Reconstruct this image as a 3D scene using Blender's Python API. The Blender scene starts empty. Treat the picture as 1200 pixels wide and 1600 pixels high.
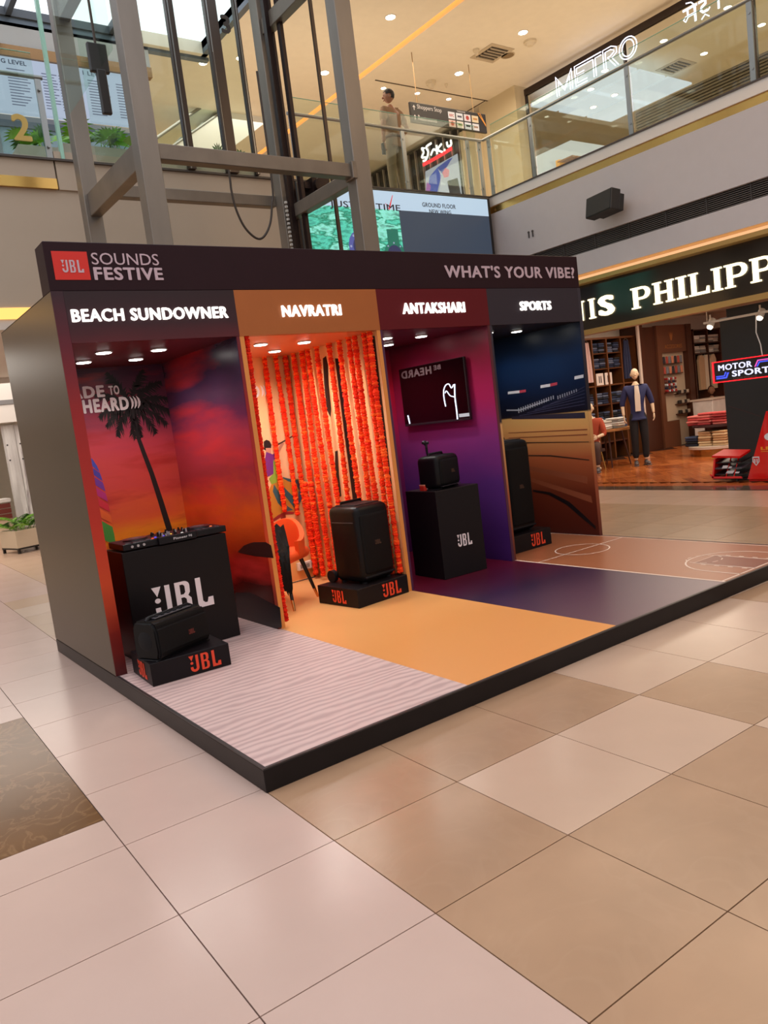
import bpy, bmesh, math, random
from mathutils import Vector, Matrix, Euler
PI = math.pi
random.seed(7)
SC = bpy.context.scene
COL = SC.collection
rad = math.radians

# ------------------------------------------------------------------ camera
CR = ((0.8008809886628038, -0.5858848254857081, -0.12380877700741458),
      (0.16928882069096, 0.023199500143766382, 0.9852933955398291),
      (-0.5743961473580905, -0.8100621917227473, 0.11776379512193884))
CP = Vector((-1.307, -5.004, 1.518))
FPX = 1215.95
cam_d = bpy.data.cameras.new('camera')
cam = bpy.data.objects.new('camera', cam_d)
COL.objects.link(cam)
cam_d.sensor_fit = 'HORIZONTAL'
cam_d.sensor_width = 36.0
cam_d.lens = FPX / 1200 * 36.0
cam_d.clip_end = 200
cam.matrix_world = Matrix.Translation(CP) @ Matrix(CR).transposed().to_4x4()
SC.camera = cam

# ------------------------------------------------------------------ world, exposure
w = bpy.data.worlds.new('world')
SC.world = w
w.use_nodes = True
w.node_tree.nodes['Background'].inputs[0].default_value = (1.0, 0.92, 0.87, 1)
w.node_tree.nodes['Background'].inputs[1].default_value = 0.72
vs = SC.view_settings
vs.view_transform = 'Standard'
try:
    vs.look = 'None'
except Exception:
    pass
vs.gamma = 1.0
vs.use_curve_mapping = False
vs.exposure = 0.0

# ------------------------------------------------------------------ mall lights
def area(name, loc, size, power, col, rot=(0, 0, 0), sy=None, shape=None, spread=None):
    d = bpy.data.lights.new(name, 'AREA')
    d.energy = power
    d.color = col
    d.shape = shape or ('RECTANGLE' if sy else 'SQUARE')
    d.size = size
    if sy: d.size_y = sy
    if spread: d.spread = spread
    o = bpy.data.objects.new(name, d)
    COL.objects.link(o)
    o.location = loc
    o.rotation_euler = rot
    return o
WARM = (1.0, 0.72, 0.45)
WARM2 = (1.0, 0.86, 0.68)
COOL = (0.95, 0.97, 1.0)
area('daylight_area', (-1.5, -3.0, 8.0), 7, 190, (1.0, 0.91, 0.92), sy=14)
area('ceiling_wash', (8.0, -4.5, 8.0), 4, 230, WARM, sy=12)
area('upper_gallery_light', (10.4, 3.0, 7.95), 2.2, 110, WARM2, sy=8)
area('corridor_light', (7.5, 6.6, 7.95), 5, 110, WARM2, sy=1.8)
area('upper_shop_light', (14.5, 2.0, 7.7), 3, 200, WARM2, sy=7)
area('gallery_ceiling_fill', (10.6, 1.0, 5.2), 2.0, 62, (1.0, 0.82, 0.60), rot=(PI, 0, 0), sy=11)  # added fill, no fitting: shines up to brighten the gallery ceiling
area('corridor_ceiling_fill', (6.6, 6.6, 5.2), 4.2, 32, (1.0, 0.82, 0.60), rot=(PI, 0, 0), sy=1.6)  # added fill, no fitting: shines up to brighten the corridor ceiling
area('rear_hall_fill', (6.2, 11.5, 8.0), 5, 170, (1.0, 0.92, 0.8), sy=4.5)  # added area light that brightens the hall behind the lift
area('menswear_shop_light', (12.5, 2.6, 3.05), 5, 260, WARM2, sy=5)
area('ground_corridor_light', (0.5, 9.5, 3.0), 4, 200, (1.0, 0.93, 0.84), sy=6)

# ------------------------------------------------------------------ materials
def lin(c):
    return tuple(((x / 255) / 12.92 if x / 255 <= 0.04045 else ((x / 255 + 0.055) / 1.055) ** 2.4) for x in c) + (1,)
MATS = {}
def newmat(name):
    m = bpy.data.materials.new(name)
    m.use_nodes = True
    nt = m.node_tree
    b = nt.nodes['Principled BSDF']
    return m, nt, b
def N(nt, t, **k):
    n = nt.nodes.new(t)
    for a, v in k.items():
        if a in n.inputs.keys() if hasattr(n.inputs, 'keys') else False:
            n.inputs[a].default_value = v
        else:
            setattr(n, a, v)
    return n
def mat(name, rgb, rough=0.5, metal=0.0, es=0.0, em=None, var=0.0, vs_=6.0, bump=0.0, bs=60.0, spec=0.5, coat=0.0, stretch=None):
    if name in MATS: return MATS[name]
    m, nt, b = newmat(name)
    c = lin(rgb)
    b.inputs['Base Color'].default_value = c
    b.inputs['Roughness'].default_value = rough
    b.inputs['Metallic'].default_value = metal
    b.inputs['Specular IOR Level'].default_value = spec
    b.inputs['Coat Weight'].default_value = coat
    if es:
        b.inputs['Emission Color'].default_value = lin(em or rgb)
        b.inputs['Emission Strength'].default_value = es
    L = nt.links.new
    if var or bump:
        tc = N(nt, 'ShaderNodeTexCoord')
        mp = N(nt, 'ShaderNodeMapping')
        L(tc.outputs['Object'], mp.inputs['Vector'])
        if stretch: mp.inputs['Scale'].default_value = stretch
    if var:
        n = N(nt, 'ShaderNodeTexNoise')
        n.inputs['Scale'].default_value = vs_
        n.inputs['Detail'].default_value = 6
        L(mp.outputs[0], n.inputs['Vector'])
        r = N(nt, 'ShaderNodeMapRange')
        r.inputs['From Min'].default_value = 0.3
        r.inputs['From Max'].default_value = 0.7
        r.inputs['To Min'].default_value = 1 - var
        r.inputs['To Max'].default_value = 1 + var
        L(n.outputs['Fac'], r.inputs['Value'])
        mx = N(nt, 'ShaderNodeVectorMath', operation='SCALE')
        mx.inputs[0].default_value = c[:3]
        L(r.outputs[0], mx.inputs['Scale'])
        L(mx.outputs[0], b.inputs['Base Color'])
    if bump:
        n2 = N(nt, 'ShaderNodeTexNoise')
        n2.inputs['Scale'].default_value = bs
        n2.inputs['Detail'].default_value = 3
        L(mp.outputs[0], n2.inputs['Vector'])
        bp = N(nt, 'ShaderNodeBump')
        bp.inputs['Strength'].default_value = bump
        bp.inputs['Distance'].default_value = 0.004
        L(n2.outputs['Fac'], bp.inputs['Height'])
        L(bp.outputs[0], b.inputs['Normal'])
    MATS[name] = m
    return m
def emit(name, rgb, s):
    if name in MATS: return MATS[name]
    m, nt, b = newmat(name)
    b.inputs['Base Color'].default_value = lin(tuple(x * 0.3 for x in rgb))
    b.inputs['Emission Color'].default_value = lin(rgb)
    b.inputs['Emission Strength'].default_value = s
    b.inputs['Roughness'].default_value = 0.4
    MATS[name] = m
    return m
def ramp(nt, stops):
    r = N(nt, 'ShaderNodeValToRGB')
    e = r.color_ramp.elements
    while len(e) > 1: e.remove(e[-1])
    e[0].position = stops[0][0]
    e[0].color = lin(stops[0][1])
    for p, c in stops[1:]:
        x = e.new(p)
        x.color = lin(c)
    return r
def printed(name, stops, axis='Z', warp=0.25, ns=1.6, rough=0.35, es=0.0, stretch=(1, 1, 3), rot=(0, 0, 0), streak=None, spec=0.4):
    """a printed vinyl: colour bands along one axis (metres), warped by cloud noise"""
    m, nt, b = newmat(name)
    L = nt.links.new
    tc = N(nt, 'ShaderNodeTexCoord')
    sp = N(nt, 'ShaderNodeSeparateXYZ')
    L(tc.outputs['Object'], sp.inputs[0])
    mp = N(nt, 'ShaderNodeMapping')
    mp.inputs['Scale'].default_value = stretch
    mp.inputs['Rotation'].default_value = rot
    L(tc.outputs['Object'], mp.inputs[0])
    nz = N(nt, 'ShaderNodeTexNoise')
    nz.inputs['Scale'].default_value = ns
    nz.inputs['Detail'].default_value = 7
    nz.inputs['Roughness'].default_value = 0.55
    L(mp.outputs[0], nz.inputs['Vector'])
    a = N(nt, 'ShaderNodeMath', operation='MULTIPLY_ADD')
    a.inputs[1].default_value = warp
    L(nz.outputs['Fac'], a.inputs[0])
    L(sp.outputs[axis], a.inputs[2])
    lo, hi = stops[0][0], stops[-1][0]
    mr = N(nt, 'ShaderNodeMapRange')
    mr.inputs['From Min'].default_value = lo + warp * 0.5
    mr.inputs['From Max'].default_value = hi + warp * 0.5
    L(a.outputs[0], mr.inputs['Value'])
    rp = ramp(nt, [((z - lo) / (hi - lo), c) for z, c in stops])
    L(mr.outputs[0], rp.inputs[0])
    out = rp.outputs[0]
    if streak:
        n2 = N(nt, 'ShaderNodeTexNoise')
        n2.inputs['Scale'].default_value = streak[1]
        n2.inputs['Detail'].default_value = 5
        mp2 = N(nt, 'ShaderNodeMapping')
        mp2.inputs['Scale'].default_value = streak[2]
        mp2.inputs['Rotation'].default_value = streak[3]
        L(tc.outputs['Object'], mp2.inputs[0])
        L(mp2.outputs[0], n2.inputs['Vector'])
        m2 = N(nt, 'ShaderNodeMapRange')
        m2.inputs['From Min'].default_value = 0.5
        m2.inputs['From Max'].default_value = 0.72
        m2.inputs['To Max'].default_value = streak[4]
        L(n2.outputs['Fac'], m2.inputs['Value'])
        mx = N(nt, 'ShaderNodeMix', data_type='RGBA')
        L(m2.outputs[0], mx.inputs['Factor'])
        L(out, mx.inputs['A'])
        mx.inputs['B'].default_value = lin(streak[0])
        out = mx.outputs['Result']
    L(out, b.inputs['Base Color'])
    if es:
        L(out, b.inputs['Emission Color'])
        b.inputs['Emission Strength'].default_value = es
    b.inputs['Roughness'].default_value = rough
    b.inputs['Specular IOR Level'].default_value = spec
    MATS[name] = m
    return m
def island(name, cols, rough=0.3, spec=0.5, grain=None):
    m, nt, b = newmat(name)
    L = nt.links.new
    g = N(nt, 'ShaderNodeNewGeometry')
    rp = ramp(nt, [(i / max(1, len(cols) - 1), c) for i, c in enumerate(cols)])
    L(g.outputs['Random Per Island'], rp.inputs[0])
    out = rp.outputs[0]
    if grain:
        tc = N(nt, 'ShaderNodeTexCoord')
        nz = N(nt, 'ShaderNodeTexNoise')
        nz.inputs['Scale'].default_value = grain
        nz.inputs['Detail'].default_value = 6
        L(tc.outputs['Object'], nz.inputs['Vector'])
        mr = N(nt, 'ShaderNodeMapRange')
        mr.inputs['To Min'].default_value = 0.7
        mr.inputs['To Max'].default_value = 1.3
        L(nz.outputs['Fac'], mr.inputs['Value'])
        s = N(nt, 'ShaderNodeVectorMath', operation='SCALE')
        L(out, s.inputs[0])
        L(mr.outputs[0], s.inputs['Scale'])
        out = s.outputs[0]
    L(out, b.inputs['Base Color'])
    b.inputs['Roughness'].default_value = rough
    b.inputs['Specular IOR Level'].default_value = spec
    MATS[name] = m
    return m
def glass(name, tint=(247, 251, 249), refl=0.03):
    if name in MATS: return MATS[name]
    m = bpy.data.materials.new(name)
    m.use_nodes = True
    nt = m.node_tree
    nt.nodes.clear()
    L = nt.links.new
    o = N(nt, 'ShaderNodeOutputMaterial')
    t = N(nt, 'ShaderNodeBsdfTransparent')
    t.inputs[0].default_value = lin(tint)
    g = N(nt, 'ShaderNodeBsdfGlossy')
    g.inputs['Roughness'].default_value = 0.02
    f = N(nt, 'ShaderNodeFresnel')
    f.inputs[0].default_value = 1.45
    a = N(nt, 'ShaderNodeMath', operation='MULTIPLY_ADD')
    a.inputs[1].default_value = 0.13
    a.inputs[2].default_value = refl * 0.2
    L(f.outputs[0], a.inputs[0])
    mx = N(nt, 'ShaderNodeMixShader')
    L(a.outputs[0], mx.inputs[0])
    L(t.outputs[0], mx.inputs[1])
    L(g.outputs[0], mx.inputs[2])
    L(mx.outputs[0], o.inputs[0])
    MATS[name] = m
    return m

# ------------------------------------------------------------------ object helpers
def tag(o, label=None, cat=None, group=None, kind=None):
    if label: o['label'] = label
    if cat: o['category'] = cat
    if group: o['group'] = group
    if kind: o['kind'] = kind
    return o
def thing(name, label, cat, loc=(0, 0, 0), rz=0.0, group=None):
    o = bpy.data.objects.new(name, None)
    o.empty_display_size = 0.1
    COL.objects.link(o)
    o.location = loc
    o.rotation_euler = (0, 0, rz)
    return tag(o, label, cat, group)
def ob(name, me, m=None, parent=None, label=None, kind=None):
    if m is not None and len(me.materials) == 0:
        me.materials.append(m)
    o = bpy.data.objects.new(name, me)
    COL.objects.link(o)
    if parent: o.parent = parent
    if label: o['label'] = label
    if kind: o['kind'] = kind
    return o
def dup(root, loc, rz=None, label=None, group=None):
    r = root.copy()
    COL.objects.link(r)
    r.location = loc
    if rz is not None: r.rotation_euler = (0, 0, rz)
    if label: r['label'] = label
    if group: r['group'] = group
    for ch in list(root.children):
        c = ch.copy()
        COL.objects.link(c)
        c.parent = r
        for g in list(ch.children):
            d = g.copy()
            COL.objects.link(d)
            d.parent = c
    return r
class G:
    """a bmesh collector"""
    def __init__(s): s.bm = bmesh.new()
    def box(s, a, b, bev=0.0, seg=2, M=None):
        x0, y0, z0 = (min(a[i], b[i]) for i in range(3))
        x1, y1, z1 = (max(a[i], b[i]) for i in range(3))
        vs = [s.bm.verts.new(p) for p in ((x0, y0, z0), (x1, y0, z0), (x1, y1, z0), (x0, y1, z0), (x0, y0, z1), (x1, y0, z1), (x1, y1, z1), (x0, y1, z1))]
        fs = [s.bm.faces.new([vs[i] for i in q]) for q in ((3, 2, 1, 0), (4, 5, 6, 7), (0, 1, 5, 4), (1, 2, 6, 5), (2, 3, 7, 6), (3, 0, 4, 7))]
        if bev:
            es = list({e for f in fs for e in f.edges})
            r = bmesh.ops.bevel(s.bm, geom=es, offset=bev, segments=seg, affect='EDGES', profile=0.5)
            vs = list({v for f in r['faces'] for v in f.verts} | {v for v in vs if v.is_valid})
        if M is not None: bmesh.ops.transform(s.bm, matrix=M, verts=[v for v in vs if v.is_valid])
        return s
    def tube(s, p, q, r0, r1=None, n=12, cap=True):
        p, q = Vector(p), Vector(q)
        r1 = r0 if r1 is None else r1
        d = (q - p).normalized()
        u = d.orthogonal().normalized()
        v = d.cross(u)
        A = [s.bm.verts.new(p + (u * math.cos(2 * PI * i / n) + v * math.sin(2 * PI * i / n)) * r0) for i in range(n)]
        B = [s.bm.verts.new(q + (u * math.cos(2 * PI * i / n) + v * math.sin(2 * PI * i / n)) * r1) for i in range(n)]
        for i in range(n):
            s.bm.faces.new((A[i], A[(i + 1) % n], B[(i + 1) % n], B[i]))
        if cap:
            s.bm.faces.new(A[::-1])
            s.bm.faces.new(B)
        return s
    def path(s, pts, r, n=8):
        pts = [Vector(p) for p in pts]
        rings = []
        u = None
        for k, p in enumerate(pts):
            d = (pts[min(k + 1, len(pts) - 1)] - pts[max(k - 1, 0)]).normalized()
            if u is None: u = d.orthogonal().normalized()
            u = (u - d * u.dot(d)).normalized()
            v = d.cross(u)
            rr = r[k] if isinstance(r, (list, tuple)) else r
            rings.append([s.bm.verts.new(p + (u * math.cos(2 * PI * i / n) + v * math.sin(2 * PI * i / n)) * rr) for i in range(n)])
        for A, B in zip(rings, rings[1:]):
            for i in range(n): s.bm.faces.new((A[i], A[(i + 1) % n], B[(i + 1) % n], B[i]))
        s.bm.faces.new(rings[0][::-1])
        s.bm.faces.new(rings[-1])
        return s
    def ball(s, c, r, nu=12, nv=8, jit=0.0, top=None):
        c = Vector(c)
        r = Vector(r) if not isinstance(r, (int, float)) else Vector((r, r, r))
        rows = []
        for j in range(1, nv):
            t = PI * j / nv
            rows.append([s.bm.verts.new(c + Vector((math.sin(t) * math.cos(2 * PI * i / nu) * r.x, math.sin(t) * math.sin(2 * PI * i / nu) * r.y, math.cos(t) * r.z)) * (1 + random.uniform(-jit, jit))) for i in range(nu)])
        a = s.bm.verts.new(c + Vector((0, 0, r.z)))
        b = s.bm.verts.new(c - Vector((0, 0, r.z)))
        for i in range(nu):
            s.bm.faces.new((a, rows[0][i], rows[0][(i + 1) % nu]))
            s.bm.faces.new((b, rows[-1][(i + 1) % nu], rows[-1][i]))
            for A, B in zip(rows, rows[1:]):
                s.bm.faces.new((A[i], B[i], B[(i + 1) % nu], A[(i + 1) % nu]))
        return s
    def poly(s, pts):
        s.bm.faces.new([s.bm.verts.new(p) for p in pts])
        return s
    def prism(s, pts, d):
        d = Vector(d)
        A = [s.bm.verts.new(p) for p in pts]
        B = [s.bm.verts.new(Vector(p) + d) for p in pts]
        n = len(A)
        s.bm.faces.new(A[::-1])
        s.bm.faces.new(B)
        for i in range(n): s.bm.faces.new((A[i], A[(i + 1) % n], B[(i + 1) % n], B[i]))
        return s
    def mesh(s, name, smooth=False, fix=True, M=None):
        if fix: bmesh.ops.recalc_face_normals(s.bm, faces=s.bm.faces[:])
        if M is not None: s.bm.transform(M)
        me = bpy.data.meshes.new(name)
        s.bm.to_mesh(me)
        s.bm.free()
        if smooth:
            me.polygons.foreach_set('use_smooth', [True] * len(me.polygons))
            try: me.set_sharp_from_angle(angle=rad(40))
            except Exception: pass
        return me
    def put(s, name, m, parent=None, smooth=False, label=None, kind=None, M=None, fix=True):
        return ob(name, s.mesh(name, smooth, fix, M), m, parent, label, kind)
def struct(name, g, m, smooth=False):
    o = g.put(name, m, None, smooth)
    o['kind'] = 'structure'
    return o
def frame(o, u, v):
    u = Vector(u).normalized()
    v = Vector(v).normalized()
    n = u.cross(v)
    return Matrix.Translation(Vector(o)) @ Matrix((u, v, n)).transposed().to_4x4()
def curve_mesh(cu):
    o = bpy.data.objects.new('tmp', cu)
    COL.objects.link(o)
    dg = bpy.context.evaluated_depsgraph_get()
    dg.update()
    me = bpy.data.meshes.new_from_object(o.evaluated_get(dg), depsgraph=dg)
    bpy.data.objects.remove(o)
    bpy.data.curves.remove(cu)
    return me
def text_mesh(body, bold=0.0, depth=0.0, spacing=1.0, res=3):
    if bold > 0:
        base = text_mesh(body, 0.0, depth, spacing + bold * 3.4, res)
        bm = bmesh.new()
        for k in range(9):
            m1 = base.copy()
            a = k * PI / 4
            q = (0, 0) if k == 8 else (math.cos(a) * bold * 1.1, math.sin(a) * bold * .8)
            m1.transform(Matrix.Translation((q[0], q[1], k * .00022)))
            bm.from_mesh(m1)
            bpy.data.meshes.remove(m1)
        out = bpy.data.meshes.new('lettering')
        bm.to_mesh(out)
        bm.free()
        return out
    cu = bpy.data.curves.new('lettering', 'FONT')
    cu.body = body
    cu.size = 1.0
    cu.offset = bold
    cu.space_character = spacing
    cu.resolution_u = res
    cu.fill_mode = 'BOTH'
    return curve_mesh(cu)
def solidify(me, d):
    if d <= 0: return me
    bm = bmesh.new()
    bm.from_mesh(me)
    r = bmesh.ops.extrude_face_region(bm, geom=bm.faces[:])
    for v in r['geom']:
        if isinstance(v, bmesh.types.BMVert): v.co.z += d
    bmesh.ops.recalc_face_normals(bm, faces=bm.faces[:])
    bm.to_mesh(me)
    bm.free()
    return me
def fit(me, width=None, height=None):
    xs = [v.co.x for v in me.vertices]
    ys = [v.co.y for v in me.vertices]
    x0, y0 = min(xs), min(ys)
    sx = width / (max(xs) - x0) if width else None
    sy = height / (max(ys) - y0) if height else None
    sx = sx or sy
    sy = sy or sx
    for v in me.vertices:
        v.co.x = (v.co.x - x0) * sx
        v.co.y = (v.co.y - y0) * sy
    return me
def text(name, body, m, parent, o, u, v, width=None, height=None, bold=0.0, depth=0.002, spacing=1.0, label=None):
    me = fit(text_mesh(body, bold, 0, spacing), width, height)
    solidify(me, depth)
    me.transform(frame(o, u, v))
    return ob(name, me, m, parent, label)
def loops_mesh(loops, res=1):
    cu = bpy.data.curves.new('outline', 'CURVE')
    cu.dimensions = '2D'
    cu.fill_mode = 'BOTH'
    for lp in loops:
        s = cu.splines.new('POLY')
        s.points.add(len(lp) - 1)
        for p, q in zip(s.points, lp): p.co = (q[0], q[1], 0, 1)
        s.use_cyclic_u = True
    return curve_mesh(cu)
def shape(name, loops, m, parent, o, u, v, width=None, height=None, depth=0.002, label=None):
    me = loops_mesh(loops)
    if width or height: fit(me, width, height)
    solidify(me, depth)
    me.transform(frame(o, u, v))
    return ob(name, me, m, parent, label)
def arc(cx, cy, rx, ry, a0, a1, n=8):
    return [(cx + rx * math.cos(rad(a0 + (a1 - a0) * i / n)), cy + ry * math.sin(rad(a0 + (a1 - a0) * i / n))) for i in range(n + 1)]
def ribbon(pts, wd):
    """a flat stroke outline of width wd (number or list) round a 2D polyline"""
    L, R = [], []
    for k, p in enumerate(pts):
        a, b = pts[max(k - 1, 0)], pts[min(k + 1, len(pts) - 1)]
        dx, dy = b[0] - a[0], b[1] - a[1]
        l = math.hypot(dx, dy) or 1
        h = (wd[k] if isinstance(wd, (list, tuple)) else wd) / 2
        L.append((p[0] - dy / l * h, p[1] + dx / l * h))
        R.append((p[0] + dy / l * h, p[1] - dx / l * h))
    return L + R[::-1]
LOGO = [
    [(0, .98), (.26, .98), (.13, .67)],
    arc(.13, .54, .08, .08, 0, 345, 12),
    [(.36, .98), (.50, .98), (.50, .24)] + arc(.27, .24, .23, .24, 0, -180, 12) + [(.04, .32), (.18, .32), (.18, .24)] + arc(.27, .24, .09, .10, 180, 360, 6),
    [(.64, .98), (.64, 0), (.90, 0)] + arc(.92, .17, .15, .17, -90, 0, 5) + [(1.07, .40), (.99, .50), (1.05, .60)] + arc(.91, .82, .15, .16, 0, 90, 5),
    [(.78, .88), (.87, .88), (.92, .82), (.92, .62), (.87, .56), (.78, .56)],
    [(.78, .46), (.87, .46), (.93, .40), (.93, .17), (.88, .10), (.78, .10)],
    [(1.24, .98), (1.39, .98), (1.39, .20), (1.45, .13), (1.52, .13), (1.56, .28), (1.70, .28), (1.70, 0), (1.24, 0)],
]
def logo(m, parent, o, u, v, height, width=None, depth=0.002):
    return shape('emblem', LOGO, m, parent, o, u, v, width or height * 1.55, height, depth)
def at(px, py, axis, val):
    """the point of a wall or floor plane that a pixel of the 1200x1600 photograph shows"""
    d = Vector(((px - 600) / FPX, -(py - 800) / FPX, -1.0))
    r = Matrix(CR).transposed() @ d
    i = 'XYZ'.index(axis)
    return CP + r * ((val - CP[i]) / r[i])
def seen(p):
    c = Matrix(CR) @ (Vector(p) - CP)
    if c.z > -0.05: return None
    return 600 + FPX * c.x / -c.z, 800 - FPX * c.y / -c.z
XP, YP, ZP, XN, YN = Vector((1, 0, 0)), Vector((0, 1, 0)), Vector((0, 0, 1)), Vector((-1, 0, 0)), Vector((0, -1, 0))
# ================================================================== FLOOR
TILE_O = Vector((-0.003, -2.586, 0))
TR = Matrix.Rotation(-0.0178, 4, 'Z')
TS = 0.6
def tl(i, j): return TILE_O + TR @ Vector((i * TS, j * TS, 0))
g = G().box((-12, -14, -0.3), (16, 22, -0.012))
floor = struct('floor', g, mat('tile_grout', (34, 26, 22), 0.9, spec=.1))
tile_light = mat('tile_cream', (199, 172, 160), 0.24, var=0.06, vs_=1.2, bump=0.02, bs=9, spec=0.5)  # light tile on the left, pinkish skylight tint put into its colour
tile_pale = mat('tile_pale', (198, 168, 146), 0.22, var=0.05, vs_=1.5, bump=0.02, bs=9)  # same light tile, warm light of the right side put into its colour
def veined(name, rgb, vein, rough, sc=3.0, amount=0.35):
    m, nt, b = newmat(name)
    L = nt.links.new
    tc = N(nt, 'ShaderNodeTexCoord')
    n1 = N(nt, 'ShaderNodeTexNoise')
    n1.inputs['Scale'].default_value = sc
    n1.inputs['Detail'].default_value = 8
    n1.inputs['Distortion'].default_value = 1.6
    L(tc.outputs['Object'], n1.inputs['Vector'])
    ab = N(nt, 'ShaderNodeMath', operation='SUBTRACT')
    ab.inputs[1].default_value = 0.5
    L(n1.outputs['Fac'], ab.inputs[0])
    a2 = N(nt, 'ShaderNodeMath', operation='ABSOLUTE')
    L(ab.outputs[0], a2.inputs[0])
    mr = N(nt, 'ShaderNodeMapRange')
    mr.inputs['From Min'].default_value = 0.0
    mr.inputs['From Max'].default_value = 0.035
    mr.inputs['To Min'].default_value = amount
    mr.inputs['To Max'].default_value = 0.0
    L(a2.outputs[0], mr.inputs['Value'])
    n2 = N(nt, 'ShaderNodeTexNoise')
    n2.inputs['Scale'].default_value = sc * 0.8
    n2.inputs['Detail'].default_value = 4
    L(tc.outputs['Object'], n2.inputs['Vector'])
    rp = ramp(nt, [(0.3, tuple(x * 0.93 for x in rgb)), (0.7, tuple(min(255, x * 1.05) for x in rgb))])
    L(n2.outputs['Fac'], rp.inputs[0])
    mx = N(nt, 'ShaderNodeMix', data_type='RGBA')
    L(mr.outputs[0], mx.inputs['Factor'])
    L(rp.outputs[0], mx.inputs['A'])
    mx.inputs['B'].default_value = lin(vein)
    L(mx.outputs['Result'], b.inputs['Base Color'])
    b.inputs['Roughness'].default_value = rough
    MATS[name] = m
    return m
tile_tan = veined('tile_tan', (174, 140, 112), (190, 158, 130), 0.24, 2.2, 0.10)
tile_tan2 = veined('tile_tan_warm', (176, 146, 116), (192, 160, 130), 0.24, 2.0, 0.10)
marble = veined('brown_marble', (104, 72, 42), (150, 112, 76), 0.2, 4.5, 0.45)
marble.node_tree.nodes['Principled BSDF'].inputs['Specular IOR Level'].default_value = .2
TAN = {(0, -1), (0, -2), (1, -2), (0, 0), (1, 0), (0, -3), (2, -2), (1, -3), (3, -1), (2, 0), (4, -3), (5, 1), (6, 0)}
near, rest = [], []
for i in range(-14, 14):
    for j in range(-16, 30):
        a = tl(i, j)
        cx = tl(i + .5, j + .5)
        if cx.x > 8.85 or cx.x < -9 or cx.y > 15: continue
        if 0.4 < cx.x < 4.5 and -1.7 < cx.y < 1.25: continue       # covered by the stand
        x0, x1, y0, y1 = i * TS, (i + 1) * TS, j * TS, (j + 1) * TS
        if i <= -2:
            if 1.48 <= j + 1 and j + .02 < 4.45:
                if j == 1: y1 = 1.48 * TS
                elif j == 4: y0 = 4.45 * TS
                else: continue
        rec = (i, j, x0, x1, y0, y1)
        s = seen(cx)
        sz = 0
        if s:
            cor = [seen(TILE_O + TR @ Vector(q + (0,))) for q in ((x0, y0), (x1, y0), (x1, y1), (x0, y1))]
            if all(cor):
                us = [c[0] for c in cor]
                vv = [c[1] for c in cor]
                if max(us) > 0 and min(us) < 1200 and max(vv) > 0 and min(vv) < 1600:
                    sz = (max(us) - min(us)) * (max(vv) - min(vv))
                if 0 < cx.x < 4.7 and 0.8 < cx.y < 4.5: sz = 0
            elif s and -300 < s[0] < 1500 and s[1] < 2200: sz = 1e5
        elif (cx - CP).length < 3: sz = 0
        (near if sz > 120 else rest).append((sz, rec))
near.sort(key=lambda r: -r[0])
rest += near[290:]
near = near[:290]
cache = {}
for sz, (i, j, x0, x1, y0, y1) in near:
    k = (round(y1 - y0, 3), round(x1 - x0, 3))
    mm = tile_tan if (i, j) in TAN else tile_pale if i >= 1 else tile_light
    if 5.0 < tl(i + .5, j).x < 7.25 and j > 1: mm = tile_tan2
    kk = k + (mm.name,)
    if kk not in cache:
        cache[kk] = G().box((0.0022, 0.0022, -0.012), (k[1] - 0.0022, k[0] - 0.0022, 0.0)).mesh('floor_tile')
        cache[kk].materials.append(mm)
    o = ob('floor_tile', cache[kk], None, floor)
    o.matrix_local = Matrix.Translation(TILE_O + TR @ Vector((x0, y0, 0))) @ TR
g = G()
for sz, (i, j, x0, x1, y0, y1) in rest:
    g.box((x0 + .0022, y0 + .0022, -.012), (x1 - .0022, y1 - .0022, 0))
tiles_mat = island('tile_mixed', [(204, 176, 158), (188, 160, 132), (204, 182, 164), (196, 172, 150)], 0.24)
g.put('floor_tiles', tiles_mat, floor, kind='stuff', M=Matrix.Translation(TILE_O) @ TR)
G().box((-8, 1.48 * TS + .002, -.012), (-TS - .002, 4.45 * TS - .002, 0)).put('marble_inlay', marble, floor, M=Matrix.Translation(TILE_O) @ TR, label='glossy brown veined marble inlay')
G().box((8.50, -14, -.01), (8.86, 5.04, .003)).put('threshold_strip', mat('threshold_stone', (92, 74, 62), 0.12, var=.1), floor, label='dark polished stone threshold strip')

# ================================================================== CEILING, SKYLIGHT
cream = mat('ceiling_paint', (238, 228, 208), 0.75, var=0.02)
beige = mat('beige_paint', (176, 160, 142), 0.7, var=0.02, vs_=2)
white = mat('white_paint', (222, 216, 210), 0.6)
ZC = 8.12
g = G()
g.box((5.35, -16, ZC), (8.36, 7.9, ZC + .25)).box((8.50, -16, ZC), (18.5, 8.9, ZC + .25)).box((8.36, -16, ZC + .12), (8.50, 14, ZC + .25))
g.box((8.50, 8.9, ZC), (16, 15, ZC + .25)).box((4.2, 7.9, ZC), (8.36, 15, ZC + .25))
ceil = struct('ceiling', g, cream)
G().box((8.375, -15, ZC + .10), (8.485, 13, ZC + .118)).put('cove_light', emit('amber_light', (255, 150, 50), 3.2), ceil, label='amber light strip in a ceiling groove')
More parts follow.
